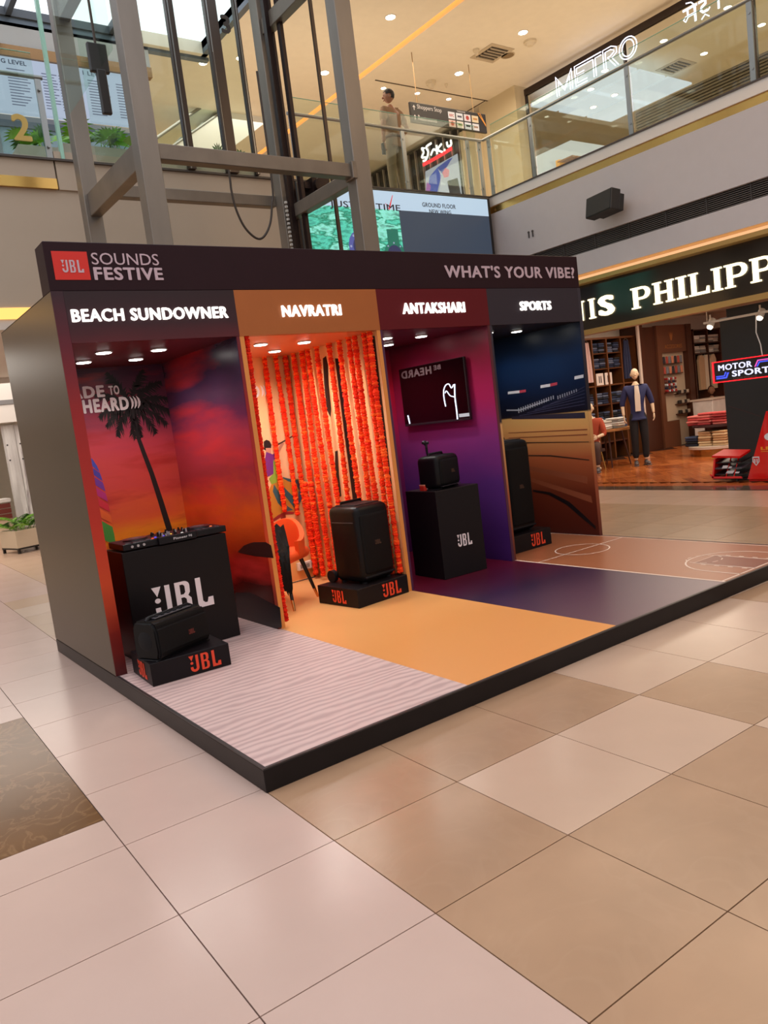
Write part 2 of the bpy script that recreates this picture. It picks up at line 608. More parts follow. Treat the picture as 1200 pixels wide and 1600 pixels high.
# fine joint in the ceiling, where the gallery ceiling steps
G().box((8.8, 7.7, ZC - .012), (11.9, 7.72, ZC - .0)).box((11.78, 7.7, ZC - .012), (11.8, 8.3, ZC)).put('ceiling_joint', mat('joint', (80, 66, 50), .8), ceil)
sky = struct('window_1', G().box((-9, 8.0, ZC - .05), (5.4, 8.12, ZC + .3)).box((5.25, -14, ZC), (5.35, 8.0, ZC + .3)), mat('skylight_steel', (96, 106, 116), .4, .3))
pane = emit('skylight_pane', (240, 246, 255), 1.55)
bar = mat('skylight_bar', (88, 92, 98), .5, .3)
for i in range(8):
    for j in range(9):
        x1 = 5.25 - i * 1.55
        y1 = 8.0 - j * 1.85
        G().box((x1 - 1.47, y1 - 1.77, ZC + .2), (x1 - .0, y1, ZC + .21)).put('pane', pane, sky)
g = G()
for i in range(9): g.box((5.25 - i * 1.55 - .04 - (0 if i else -.04), -14, ZC + .08), (5.25 - i * 1.55 + .04, 8, ZC + .2))
g.put('glazing_bar', bar, sky)
g = G()
for j in range(10): g.box((-8, 8.0 - j * 1.85 - .04, ZC + .08), (5.3, 8.0 - j * 1.85 + .04, ZC + .2))
g.put('glazing_bar', bar, sky)

# downlights, each a thing
def downlight(loc, s, label, group, r=.095):
    t = thing('downlight', label, 'ceiling light', loc, 0, group)
    G().tube((0, 0, 0), (0, 0, -.012), r, r, 20).put('rim', mat('white_trim', (236, 230, 220), .5), t)
    G().tube((0, 0, -.0125), (0, 0, -.016), r * .84, r * .84, 20).put('lamp', emit('lamp_warm_white', (255, 244, 222), s), t)
    return t
for (px, py), lb in {(610, 26): 'round ceiling downlight left of the amber strip, at the top edge of the view', (817, 50): 'round ceiling downlight beside the smoke detector and square vent',
                 (717, 114): 'round ceiling downlight above the hanging direction sign', (507, 113): 'round ceiling downlight seen between the lift frame posts'}.items():
    p = at(px, py, 'Z', ZC)
    downlight((p.x, p.y, ZC), 9, lb, 'gallery ceiling downlights')
for (px, py), lb in {(375, 90): 'ceiling downlight just left of the steel lift post', (317, 98): 'farther small downlight under the skylight edge'}.items():
    p = at(px, py, 'Z', ZC)
    downlight((p.x, p.y, ZC), 7, lb, 'gallery ceiling downlights', .08)
for px, lb in ((599, 'small spotlight behind the guard\'s head'), (652, 'small spotlight above the left end of the sign'), (701, 'small spotlight above the middle of the sign')):
    py = {599: 137, 652: 145, 701: 154}[px]
    p = at(px, py, 'Z', ZC)
    downlight((p.x, p.y, ZC), 9, lb, 'small spots behind the sign', .06)
# vent, detector, speaker, camera on the ceiling
p = at(769, 83, 'Z', ZC)
t = thing('ceiling_vent', 'square white louvred air vent in the gallery ceiling', 'vent', (p.x, p.y, ZC))
vm = mat('vent_white', (196, 180, 155), .6)
G().box((-.3, -.3, -.012), (.3, .3, 0)).put('frame', vm, t)
G().box((-.22, -.22, -.014), (.22, .22, -.012)).put('opening', mat('vent_dark', (54, 44, 34), .8), t)
for k in range(5):
    q = -.18 + k * .09
    G().box((-.21, q, -.035), (.21, q + .018, -.014)).put('slat', vm, t)
def detector(px, py, lb, r=.07, h=.06):
    p = at(px, py, 'Z', ZC)
    t = thing('smoke_detector', lb, 'detector', (p.x, p.y, ZC))
    G().tube((0, 0, 0), (0, 0, -h * .45), r, r, 18).put('base', mat('detector_cream', (222, 208, 182), .5), t)
    G().tube((0, 0, -h * .45), (0, 0, -h), r * .75, r * .45, 18).put('head', mat('detector_cream', (222, 208, 182), .5), t)
detector(828, 64, 'round metal ceiling fitting beside the upper right downlight', .12, .09)
detector(744, 77, 'small cone detector left of the square vent', .06, .1)
detector(673, 127, 'cone shaped ceiling fitting above the direction sign', .1, .14)
detector(697, 131, 'tiny ceiling sprinkler above the direction sign', .03, .08)
p = at(793, 86, 'Z', ZC)
t = thing('ceiling_loudspeaker', 'round flush brown ceiling loudspeaker beside the square vent', 'speaker', (p.x, p.y, ZC))
G().tube((0, 0, 0), (0, 0, -.01), .14, .14, 24).put('ring', vm, t)
G().tube((0, 0, -.01), (0, 0, -.012), .12, .12, 24).put('mesh', mat('tan_mesh', (138, 116, 84), .7), t)

# ================================================================== RIGHT GALLERY WALL (runs along Y at X = 8.85)
greyw = mat('fascia_paint', (192, 186, 188), 0.6, var=.015)
wr = struct('wall_right', G().box((8.85, -14, 3.92), (9.15, 5.05, 4.80)).box((8.85, -14, 3.38), (9.15, 5.05, 3.69)).box((9.0, -14, 3.69), (9.15, 5.05, 3.92)), greyw)
brass = mat('polished_brass', (220, 176, 100), 0.22, .9)
G().box((8.87, -14, 4.80), (9.0, 5.2, 4.92)).put('brass_strip', brass, wr, label='mirror polished brass strip')
G().box((8.84, -14, 4.92), (9.1, 5.05, 5.07)).put('slab_edge', white, wr)
G().box((8.82, -14, 5.07), (9.05, 5.05, 5.09)).put('stone_edge', mat('dark_edge', (66, 58, 54), .4), wr)
# louvre
lt = thing('air_grille', 'long dark linear air grille set into the grey fascia', 'vent', (8.9, 0, 3.8))
dark_gr = mat('grille_dark', (58, 52, 50), .6)
G().box((.06, -6, -.10), (.08, 5.0, .11)).put('backing', mat('grille_back', (30, 27, 26), .8), lt)
for k in range(8):
    G().box((.0, -6, -.092 + k * .026), (.05, 5.0, -.082 + k * .026)).put('slat', mat('grille_slat', (92, 84, 80), .5), lt)
for k in range(16):
    y = 4.75 - k * .62
    G().box((-.012, y, -.105), (.055, y + .016, .115)).put('divider', dark_gr, lt)
# cove and store front
struct('trim_1', G().box((8.86, -14, 3.24), (9.15, 5.05, 3.30)), mat('gold_trim', (196, 158, 96), .35, .6))
struct('trim_2', G().box((9.0, -14, 2.45), (9.2, 5.05, 2.53)), mat('gold_trim', (196, 158, 96), .35, .6))
cv = struct('trim_3', G().box((9.1, -14, 3.30), (9.15, 5.05, 3.38)), emit('cove_warm', (255, 190, 136), 1.0))
area('shop_cove_lamp', (8.98, 1.0, 3.36), 9, 14, WARM, rot=(0, 0, PI / 2), sy=.12)
sign = thing('shop_sign', 'long black fascia sign with glowing warm white serif lettering', 'sign', (9.08, 0, 2.53))
G().box((0, -14, 0), (.1, 5.04, .71)).put('board', mat('sign_board', (44, 39, 35), .12, spec=.6), sign)
LW = emit('letter_warm', (255, 236, 186), 2.4)
LH = emit('letter_halo', (200, 140, 70), .55)
ST = .17
def serif(ch, h):
    """blocky serif letter as a list of loops-groups, height 1"""
    s = ST
    def stem(x): return [[(x, 0), (x + s, 0), (x + s, 1), (x, 1)]]
    def foot(x, y): return [[(x - .09, y), (x + s + .09, y), (x + s + .09, y + .07), (x - .09, y + .07)]]
    if ch == 'I': return stem(.1) + foot(.1, 0) + foot(.1, .93), .38
    if ch == 'H': return stem(.1) + foot(.1, 0) + foot(.1, .93) + stem(.62) + foot(.62, 0) + foot(.62, .93) + [[(.2, .44), (.7, .44), (.7, .56), (.2, .56)]], .9
    if ch == 'L': return stem(.1) + foot(.1, .93) + foot(.1, 0) + [[(.2, 0), (.76, 0), (.76, .32), (.70, .32), (.66, .12), (.2, .12)]], .82
    if ch == 'P':
        o = [(.1, .40), (.1, 1), (.5, 1)] + arc(.5, .70, .30, .30, 90, -90, 8) + [(.5, .40)]
        i = [(.27, .51), (.27, .89)] + arc(.48, .70, .15, .19, 90, -90, 8)
        return stem(.1) + foot(.1, 0) + foot(.1, .93) + [o, i, 'hole'], .86
    if ch == 'E': return stem(.1) + foot(.1, 0) + foot(.1, .93) + [[(.2, 0), (.76, 0), (.76, .28), (.68, .12), (.2, .12)], [(.2, .88), (.68, .88), (.76, .72), (.76, 1), (.2, 1)], [(.2, .44), (.58, .44), (.58, .56), (.2, .56)]], .84
    if ch == 'U': return stem(.1) + foot(.1, .93) + stem(.62) + foot(.62, .93) + [[(.1, .3)] + arc(.445, .3, .345, .3, 180, 360, 10) + [(.62, .3)] + arc(.445, .3, .175, .17, 0, -180, 8)], .9
def serif_letter(ch, y0, y1, z0, z1):
    if ch == 'S':
        me = fit(text_mesh('S', .04), y0 - y1, z1 - z0)
        solidify(me, .03)
    else:
        gs, wd = serif(ch, 1)
        bm = bmesh.new()
        k = 0
        while k < len(gs):
            if k + 2 < len(gs) and gs[k + 2] == 'hole':
                lp = [gs[k], gs[k + 1]]
                k += 3
            else:
                lp = [gs[k]]
                k += 1
            m1 = loops_mesh(lp)
            m1.transform(Matrix.Translation((0, 0, .0004 * k)))
            bm.from_mesh(m1)
        me = bpy.data.meshes.new('letter')
        bm.to_mesh(me)
        fit(me, y0 - y1, z1 - z0)
        solidify(me, .03)
    me.transform(frame((-.002, y0, z0 - 2.53), YN, ZP))
    o = ob('letter', me, LW, sign)
for ch, y0, y1 in (('O', 4.2, 3.87), ('U', 3.72, 3.36), ('I', 3.27, 3.15), ('S', 3.08, 2.78), ('P', 2.46, 2.13), ('H', 2.08, 1.73), ('I', 1.69, 1.53), ('L', 1.49, 1.19), ('I', 1.14, .99), ('P', .95, .63), ('P', .59, .27), ('E', .21, -.11)):
    if ch == 'O': continue
    serif_letter(ch, y0, y1, 2.69, 3.0)

# ================================================================== BACK WALL (Y = 5.05) and level two
wb = struct('wall_back', G().box((-9, 5.05, 3.35), (4.9, 5.35, 4.74)), beige)
G().box((4.9, 5.10, 0), (8.85, 5.35, 4.74)).put('wall_section', beige, wb)
G().box((-9, 5.0, 4.74), (1.6, 5.3, 4.86)).put('brass_strip', brass, wb)
G().box((-9, 5.02, 4.86), (1.6, 5.4, 5.07)).put('slab_edge', beige, wb)
G().box((1.62, 5.02, 4.74), (4.9, 5.16, 5.19)).box((4.9, 5.10, 4.74), (8.85, 5.4, 5.06)).put('slab_edge', beige, wb)
G().box((-9, 4.98, 5.07), (8.86, 5.12, 5.095)).put('stone_edge', mat('dark_edge', (66, 58, 54), .4), wb)
# lower reveal with its warm cove and soffit
struct('trim_4', G().box((-9, 5.03, 3.22), (4.9, 5.10, 3.35)), emit('cove_amber', (255, 190, 100), 1.6))
struct('ceiling_lower', G().box((-9, 5.05, 3.1), (8.85, 15, 3.22)), mat('soffit_white', (210, 200, 190), .7))
struct('floor_upper', G().box((-9, 5.3, 4.6), (8.85, 16, 5.08)).box((9.02, -14, 4.6), (18.5, 16, 5.08)), mat('upper_floor_stone', (190, 170, 146), .3))
struct('wall_lift_lobby', G().box((-9, 15.0, 0), (18.5, 15.2, 8.4)), cream)
struct('wall_far_right', G().box((18.5, -14, 0), (18.7, 15.2, 8.4)), mat('shop_cream', (214, 190, 150), .7))
struct('wall_pillar', G().box((11.85, 6.9, 5.08), (12.3, 8.0, ZC)), mat('pillar_paint', (206, 190, 156), .6))
struct('trim_5', G().box((11.75, 7.98, 5.08), (12.35, 8.6, 7.75)), mat('pillar_paint', (206, 190, 156), .6))

# balustrades
steel = mat('brushed_steel', (150, 152, 150), .3, .85, bump=.05, bs=200, stretch=(1, 1, .05))
gl = glass('balustrade_glass', (244, 250, 246))
def balustrade(name, label, a, b, posts, glass_top=1.08):
    a, b = Vector(a), Vector(b)
    t = thing(name, label, 'railing', a, 0)
    d = (b - a)
    L = d.length
    d.normalize()
    nrm = Vector((-d.y, d.x, 0))
    rail = G().path([Vector((0, 0, .95)), d * L + Vector((0, 0, .95))], .026, 12)
    rail.put('handrail', steel, t, smooth=True)
    ps = sorted(posts)
    for s in ps:
        c = d * s
        g = G()
        h = Vector((d.x * .03 + nrm.x * .012, d.y * .03 + nrm.y * .012, 0))
        M = Matrix.Translation(c) @ Matrix((d, nrm, ZP)).transposed().to_4x4()
        g.box((-.035, -.012, 0), (.035, .012, .93), M=M)
        p = g.put('post', steel, t)
        g = G()
        for z in (.15, .8): g.tube(c + nrm * -.02 + Vector((0, 0, z)), c + nrm * .045 + Vector((0, 0, z)), .018, .018, 10)
        g.put('glass_clamp', steel, t)
    for s0, s1 in zip(ps, ps[1:]):
        M = Matrix.Translation(d * s0 + nrm * .03) @ Matrix((d, nrm, ZP)).transposed().to_4x4()
        G().box((.04, 0, .03), (s1 - s0 - .04, .012, glass_top), M=M).put('glass_panel', gl, t)
        G().box((.04, 0, glass_top), (s1 - s0 - .04, .012, glass_top + .006), M=M).put('glass_edge', mat('glass_edge', (150, 200, 180), .2), t)
    return t
bal_r = balustrade('glass_railing', 'steel and glass railing along the right upper gallery, below the shoe shop', (8.85, 5.02, 5.09), (8.85, -6.0, 5.09), [.13, 1.09, 2.95, 4.75, 6.6, 8.4, 10.2], 1.15)
bal_b = balustrade('glass_railing', 'steel and glass railing in front of the standing guard', (5.0, 5.05, 5.09), (8.83, 5.05, 5.09), [.05, 2.1, 3.5, 3.78], 1.2)
bal_l = balustrade('glass_railing', 'steel and glass railing left of the lift, with a gold numeral', (1.64, 5.05, 5.09), (-5.5, 5.05, 5.09), [.06, 2.1, 4.1, 6.1], 1.2)
text('numeral', '2', mat('gold_numeral', (200, 170, 100), .3, .6), bal_l, (1.19 - 1.64, -.06, .17), XP, ZP, height=.30, bold=.03, depth=.02, label='gold numeral two fixed on the glass')
# ================================================================== LIFT FRAME
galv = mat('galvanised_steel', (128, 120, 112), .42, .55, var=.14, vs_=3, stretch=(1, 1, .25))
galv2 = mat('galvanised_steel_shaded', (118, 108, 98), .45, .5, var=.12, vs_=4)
lift = thing('lift_frame', 'tall grey steel lift shaft frame standing behind the stand', 'lift shaft', (1.59, 2.0, 0))
def lbox(name, a, b, m=galv, **k):
    o = Vector((1.59, 2.0, 0))
    return G().box(Vector(a) - o, Vector(b) - o, .006, 1).put(name, m, lift, **k)
lbox('post', (1.49, 2.0, 0), (1.68, 2.17, 8.0))
lbox('post', (3.84, 2.0, 0), (4.05, 2.17, 8.0))
lbox('post', (1.49, 3.75, 0), (1.66, 3.92, 8.0))
lbox('post', (3.87, 3.62, 0), (4.05, 3.80, 8.0))
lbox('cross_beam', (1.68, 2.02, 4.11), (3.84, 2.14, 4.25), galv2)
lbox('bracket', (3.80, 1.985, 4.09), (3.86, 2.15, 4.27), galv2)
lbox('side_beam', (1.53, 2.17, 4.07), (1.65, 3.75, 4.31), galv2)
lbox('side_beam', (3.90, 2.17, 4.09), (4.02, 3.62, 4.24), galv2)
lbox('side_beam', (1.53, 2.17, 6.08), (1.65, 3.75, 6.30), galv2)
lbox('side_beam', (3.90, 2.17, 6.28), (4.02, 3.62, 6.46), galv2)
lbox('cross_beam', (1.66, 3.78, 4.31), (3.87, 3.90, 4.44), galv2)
darkm = mat('lift_rail_dark', (44, 30, 28), .35, .5)
thing_off = Vector((1.59, 2.0, 0))
def lput(g, name, m, **k): return g.put(name, m, lift, M=Matrix.Translation(-thing_off), **k)
def vrail(p_top, p_bot, y, wd, name='guide_rail', m=darkm, dy=.07):
    a = at(*p_top, 'Y', y)
    b = at(*p_bot, 'Y', y)
    x = (a.x + b.x) / 2
    lput(G().box((x - wd / 2, y - dy / 2, 0), (x + wd / 2, y + dy / 2, 8.0)), name, m)
vrail((411, 0), (464, 387), 3.45, .06)
vrail((418, 0), (470, 387), 3.55, .03)
vrail((433, 0), (482, 387), 3.3, .045)
vrail((485, 0), (532, 387), 3.0, .04, 'guide_rail', mat('rail_brown', (74, 60, 50), .4, .4), .03)
# rack teeth beside the guide rail
g = G()
for k in range(18):
    z = 3.4 + k * .05
    g.box((3.80, 3.44, z), (3.825, 3.47, z + .025))
lput(g, 'rack_teeth', mat('pale_teeth', (190, 186, 180), .5), kind='stuff')
# pulley bracket
lput(G().box((4.02, 3.30, 4.40), (4.55, 3.44, 4.48)).box((4.1, 3.25, 4.30), (4.35, 3.5, 4.52)).tube((4.2, 3.2, 4.42), (4.2, 3.5, 4.42), .09, .09, 16), 'pulley_bracket', darkm)
# hanging cable loop
c0, c1 = at(357, 262, 'Y', 3.0), at(425, 285, 'Y', 3.0)
pts = [c0 + Vector((0, 0, 1.2)), c0]
for px, py in ((362, 300), (370, 330), (383, 356), (400, 372), (412, 370), (422, 350), (425, 320)): pts.append(at(px, py, 'Y', 3.0))
pts += [c1, c1 + Vector((0, 0, 1.2))]
def smooth_pts(p, n=6):
    out = []
    for i in range(len(p) - 1):
        a, b, c, d = p[max(i - 1, 0)], p[i], p[i + 1], p[min(i + 2, len(p) - 1)]
        for k in range(n):
            t = k / n
            out.append(.5 * ((2 * b) + (c - a) * t + (2 * a - 5 * b + 4 * c - d) * t * t + (3 * b - a - 3 * c + d) * t ** 3))
    out.append(p[-1])
    return out
lput(G().path(smooth_pts(pts), .013, 8), 'hanging_cable', mat('cable_brown', (56, 44, 36), .6), smooth=True)
# lamp box hanging at the left
a = at(152, 95, 'Y', 2.6)
lput(G().box((a.x - .09, 2.55, a.z - .12), (a.x + .09, 2.60, a.z + .14), .01).box((a.x - .045, 2.53, a.z - .5), (a.x + .045, 2.58, a.z - .1), .01), 'control_box', mat('black_box', (34, 32, 32), .4))
lput(G().tube((a.x, 2.58, a.z + .1), (a.x, 2.58, 8.0), .012), 'control_cable', mat('cable_brown', (56, 44, 36), .6))
# glass of the shaft with its edges
for x in (1.46,):
    lput(G().box((x, 2.2, 5.1), (x + .01, 3.7, 8.0)), 'shaft_glass', gl)
# lobby glazing with dark door frames above the front beam, on the upper level
lob = thing('lobby_glazing', 'glazed lift lobby front with dark metal uprights behind the steel frame', 'glazing', (3.36, 4.93, 5.1))
dfm = mat('dark_bronze', (74, 64, 58), .35, .6)
for dx, wd in ((0, .10), (.59, .17), (.97, .05)):
    G().box((dx - wd / 2, 0, 0), (dx + wd / 2, .08, 3.0)).put('upright', dfm, lob)
    G().box((dx - wd / 2 + .015, -.01, 0), (dx - wd / 2 + .03, 0, 3.0)).put('bright_edge', steel, lob)
for x0, x1 in ((-1.25, -.06), (.06, .5), (.69, .95)):
    G().box((x0, .03, 0), (x1, .04, 2.9)).put('glass_panel', gl, lob)
text('numeral', '3', mat('dark_numeral', (50, 44, 40), .5), lob, (.69, -.03, 1.80), XP, ZP, height=.24, bold=.03, depth=.015, label='dark numeral three on the glass')
lob2 = G().box((1.70, 5.0, 5.08), (1.74, 5.06, 8.0)).put('glass_fin', mat('glass_edge', (150, 200, 180), .2))
tag(lob2, 'thin bright vertical glass fin between railing end and lift post', 'glass fin')

# ================================================================== LED SCREEN
scr = thing('advertising_screen', 'large glowing advertising screen on the back wall under the guard', 'screen', (4.9, 5.03, 3.0))
G().box((0, -.12, 0), (3.86, .0, 2.04), .01, 1).put('housing', mat('screen_black', (26, 24, 26), .4), scr)
def sbox(x0, x1, z0, z1, m, name, y=-.122, dy=.002): return G().box((x0 - 4.9, y - dy, z0 - 3), (x1 - 4.9, y, z1 - 3)).put(name, m, scr)
sbox(4.95, 8.69, 4.73, 5.01, emit('screen_sky', (196, 220, 240), .85), 'caption_band')
teal = printed('screen_teal', [(0, (20, 96, 84)), (.35, (80, 190, 170)), (.5, (20, 110, 84)), (.65, (130, 220, 205)), (1, (10, 70, 56))], 'Y', 1.0, 3.0, .3, .8)
# teal picture: the bands follow noise only
nt = teal.node_tree
for n in nt.nodes:
    if n.type == 'MATH':
        for l in list(nt.links):
            if l.to_socket == n.inputs[2]: nt.links.remove(l)
        n.inputs[2].default_value = .0
    if n.type == 'MAP_RANGE':
        n.inputs['From Min'].default_value = .25
        n.inputs['From Max'].default_value = .75
sbox(4.95, 6.73, 3.05, 4.73, teal, 'picture')
sbox(6.73, 8.69, 3.05, 4.73, emit('screen_slate', (62, 74, 92), .75), 'blank_area')
ink = mat('screen_ink', (40, 40, 62), .6)
def stext(body, p0, p1, h, bold=0.0, m=ink, y=4.905):
    a = at(*p0, 'Y', y)
    b = at(*p1, 'Y', y)
    return text('caption', body, m, scr, (a.x - 4.9, y - 5.03, a.z - 3), XP, ZP, width=b.x - a.x, height=h, bold=bold, depth=.001)
stext('JUST IN TIME', (516, 326), (626, 329), .125, .012)
stext('GROUND FLOOR', (660, 323), (712, 325), .07, .02)
stext('NEW WING', (671, 333), (705, 335), .062, .02)
a = at(610, 322, 'Y', 4.9)
shape('tick_mark', [ribbon([(-.09, .04), (-.03, -.05), (.07, .17)], [.01, .035, .01])], emit('tick_red', (230, 60, 70), .9), scr, (a.x - 4.9, -.1255, a.z - 3), XP, ZP, depth=.001)
for (wx, wz, r, c) in ((5.95, 4.15, .26, (88, 96, 170)), (6.55, 4.05, .2, (30, 120, 100))):
    x, z = wx - 4.9, wz - 3
    wm = emit('watch_%s' % ('blue' if c[2] > 150 else 'green'), c, .8)
    G().box((x - r * .55, -.127, z + r * .7), (x + r * .55, -.124, z + r * 1.9)).put('watch_strap', wm, scr)
    G().tube((x, -.124, z), (x, -.130, z), r, r, 20).put('watch_case', wm, scr)
    G().tube((x, -.130, z), (x, -.132, z), r * .7, r * .7, 20).put('watch_dial', emit('watch_dial', (60, 64, 110), .6), scr)
    for q in range(8):
        an = q * PI / 4
        G().tube((x + math.cos(an) * r * .86, -.130, z + math.sin(an) * r * .86), (x + math.cos(an) * r * .86, -.133, z + math.sin(an) * r * .86), r * .07, r * .07, 8).put('bezel_screw', emit('watch_silver', (170, 176, 210), .8), scr)
# edge light beads right of the screen
g = G()
for k in range(24): g.box((3.88, -.05, .1 + k * .08), (3.9, -.02, .13 + k * .08))
g.put('edge_beads', mat('bead_white', (200, 200, 205), .4), scr, kind='stuff')

# ================================================================== WALL SPEAKER
ws = thing('wall_loudspeaker', 'black wall mounted loudspeaker tilted on the grey fascia', 'speaker', (8.6, 2.42, 4.2))
blk = mat('black_plastic', (30, 29, 30), .45, bump=.1, bs=300)
M = Matrix.Rotation(rad(-12), 4, 'Z') @ Matrix.Rotation(rad(10), 4, 'Y')
g = G()
g.box((-.15, -.28, -.15), (.02, .28, .15), .015).box((.02, -.22, -.12), (.14, .22, .12), .01)
g.put('cabinet', blk, ws, M=M)
G().box((-.156, -.265, -.135), (-.15, .265, .135)).put('grille', mat('grille_black', (22, 22, 23), .7, bump=.4, bs=500), ws, M=M)
G().box((.1, -.04, -.03), (.24, .04, .03), .004, 1).put('bracket', blk, ws)
for nm, (px, py) in (('left', (827, 368)), ('right', (833, 366))):
    p = at(px, py, 'X', 8.85)
    t = thing('wall_fitting', nm + ' one of two tiny dark fittings on the grey fascia below the brass strip', 'fitting', (8.84, p.y, p.z), 0, 'tiny fascia fittings')
    G().tube((0, 0, -.04), (0, 0, .04), .012, .012, 8).put('body', mat('fitting_dark', (60, 58, 60), .5), t)
    G().ball((0, 0, .05), .02, 8, 6).put('knob', mat('fitting_dark', (60, 58, 60), .5), t)

# ================================================================== DIRECTION SIGN
a, b = at(641, 160, 'Y', 6.5), at(760, 204, 'Y', 6.5)
ds = thing('direction_sign', 'black hanging direction sign with arrows and small orange and white tiles', 'sign', (8.58, 6.5, 6.86))
G().box((0, 0, 0), (1.92, .05, .36), .004, 1).put('board', mat('sign_black', (28, 20, 18), .35), ds)
for x in (.2, 1.62):
    G().tube((x, .025, .36), (x, .025, ZC - 6.86), .008).put('hanging_rod', mat('rod', (160, 130, 90), .4, .5), ds)
wl = emit('sign_white', (240, 214, 190), .8)
text('lettering', 'Shoppers Stop', wl, ds, (.16, -.003, .23), XP, ZP, width=.6, height=.10)
text('lettering', 'Restrooms', wl, ds, (.16, -.003, .05), XP, ZP, width=.45, height=.09)
text('lettering', 'TIMEZONE', wl, ds, (1.15, -.003, .315), XP, ZP, width=.22, height=.025)
for z in (.22, .05):
    shape('arrow', [[(.3, 0), (.45, 0), (.45, .55), (.7, .55), (.37, 1), (.05, .55), (.3, .55)]], wl, ds, (.05, -.003, z), XP, ZP, width=.07, height=.09)
cols = [((255, 236, 220), (230, 80, 40)), ((250, 235, 220), (90, 80, 90)), ((255, 225, 210), (220, 60, 40)), ((255, 214, 160), (240, 150, 60)),
        ((255, 200, 170), (230, 90, 50)), ((250, 225, 190), (150, 160, 70)), ((250, 235, 225), (60, 50, 50)), ((252, 232, 215), (200, 150, 110))]
for k, (c, f) in enumerate(cols):
    x = .92 + (k % 4) * .205
    z = .17 - (k // 4) * .15
    G().box((x, -.004, z), (x + .17, 0, z + .125)).put('logo_tile', emit('tile_%d' % k, c, .75), ds)
    mm = emit('tile_mark_%d' % k, f, .6)
    if k in (2, 4): G().tube((x + .085, -.004, z + .062), (x + .085, -.006, z + .062), .042, .042, 14).put('tile_mark', mm, ds)
    elif k in (0,): text('tile_mark', 'KFC', mm, ds, (x + .03, -.006, z + .035), XP, ZP, width=.11, height=.05, bold=.04)
    else: G().box((x + .03, -.006, z + .045), (x + .14, -.004, z + .08)).put('tile_mark', mm, ds)
shape('orange_flash', [[(0, 1), (.35, 1), (1, .1), (1, -.1)], [(.1, .96), (.3, .96), (.6, .52)]], emit('orange_flash', (245, 150, 50), .8), ds, (1.70, -.003, .12), XP, ZP, width=.2, height=.24)

# ================================================================== BLACK SLATTED SHOP (upper level, X = 12, Y 8.6-13)
ks = thing('slatted_shopfront', 'black shopfront with pale vertical slats and a glowing script sign', 'shopfront', (12.0, 8.6, 5.08))
G().box((0, 0, 0), (.2, 4.6, 2.98)).put('wall_panel', mat('shop_black', (26, 22, 24), .5), ks)
for k in range(17):
    y = .22 + k * .27
    G().box((-.06, y, 0), (0, y + .035, 2.9)).put('slat', mat('slat_silver', (176, 166, 156), .35, .5), ks)
def kat(px, py, x=11.9): return at(px, py, 'X', x)
A, B = kat(663, 300), kat(718, 305)
pm = [kat(665, 268), kat(715, 240), kat(722, 305), kat(666, 315)]
lp = [[(8.6 - q.y, q.z - 5.08) for q in pm]]
shape('poster', lp, emit('poster_pale', (196, 196, 206), .75), ks, (-.1, 0, 0), YN, ZP, depth=.01)
def blob(pts, col, s=.75, off=-.112):
    q = [kat(*p) for p in pts]
    shape('poster_shape', [[(8.6 - v.y, v.z - 5.08) for v in q]], emit('poster_%d_%d_%d' % col, col, s), ks, (off, 0, 0), YN, ZP, depth=.002)
blob([(668, 300), (672, 276), (684, 262), (690, 275), (684, 300)], (80, 100, 190))
blob([(684, 262), (700, 250), (708, 246), (692, 272)], (70, 86, 170), .75, -.114)
blob([(666, 300), (668, 284), (674, 290), (672, 303)], (190, 120, 190), .75, -.116)
blob([(686, 303), (690, 284), (700, 290), (704, 303)], (222, 222, 226), .8, -.118)
blob([(692, 270), (697, 262), (703, 266), (702, 276), (695, 278)], (230, 120, 140), .8, -.118)
blob([(700, 283), (716, 278), (721, 303), (704, 304)], (46, 44, 56), .6, -.12)
SW = emit('script_white', (255, 245, 240), 2.0)
def stroke(pts, wd, m, off=-.13, name='script_stroke'):
    q = [kat(*p) for p in pts]
    q2 = smooth_pts([Vector((8.6 - v.y, v.z - 5.08, 0)) for v in q], 5)
    shape(name, [ribbon([(v.x, v.y) for v in q2], wd)], m, ks, (off, 0, 0), YN, ZP, depth=.02)
stroke([(668, 233), (661, 232), (664, 238), (661, 246), (667, 246)], .045, SW)
stroke([(676, 224), (668, 230), (671, 238), (668, 249), (663, 252)], .045, SW)
stroke([(675, 243), (679, 234), (683, 235)], .045, SW)
stroke([(684, 227), (685, 241)], .045, SW)
stroke([(692, 225), (686, 234), (694, 238)], .045, SW)
stroke([(696, 234), (698, 236)], .045, SW)
stroke([(700, 222), (702, 229), (707, 226), (706, 219)], .045, SW)
stroke([(663, 258), (685, 246), (708, 232)], .075, emit('red_line', (255, 40, 50), 2.0), -.13, 'red_line')
# warm products glowing in the shop window at the far left of the shopfront
G().box((-.02, 2.6, .9), (.0, 4.2, 1.7)).put('window_glow', emit('shop_glow', (240, 190, 110), .8), ks)

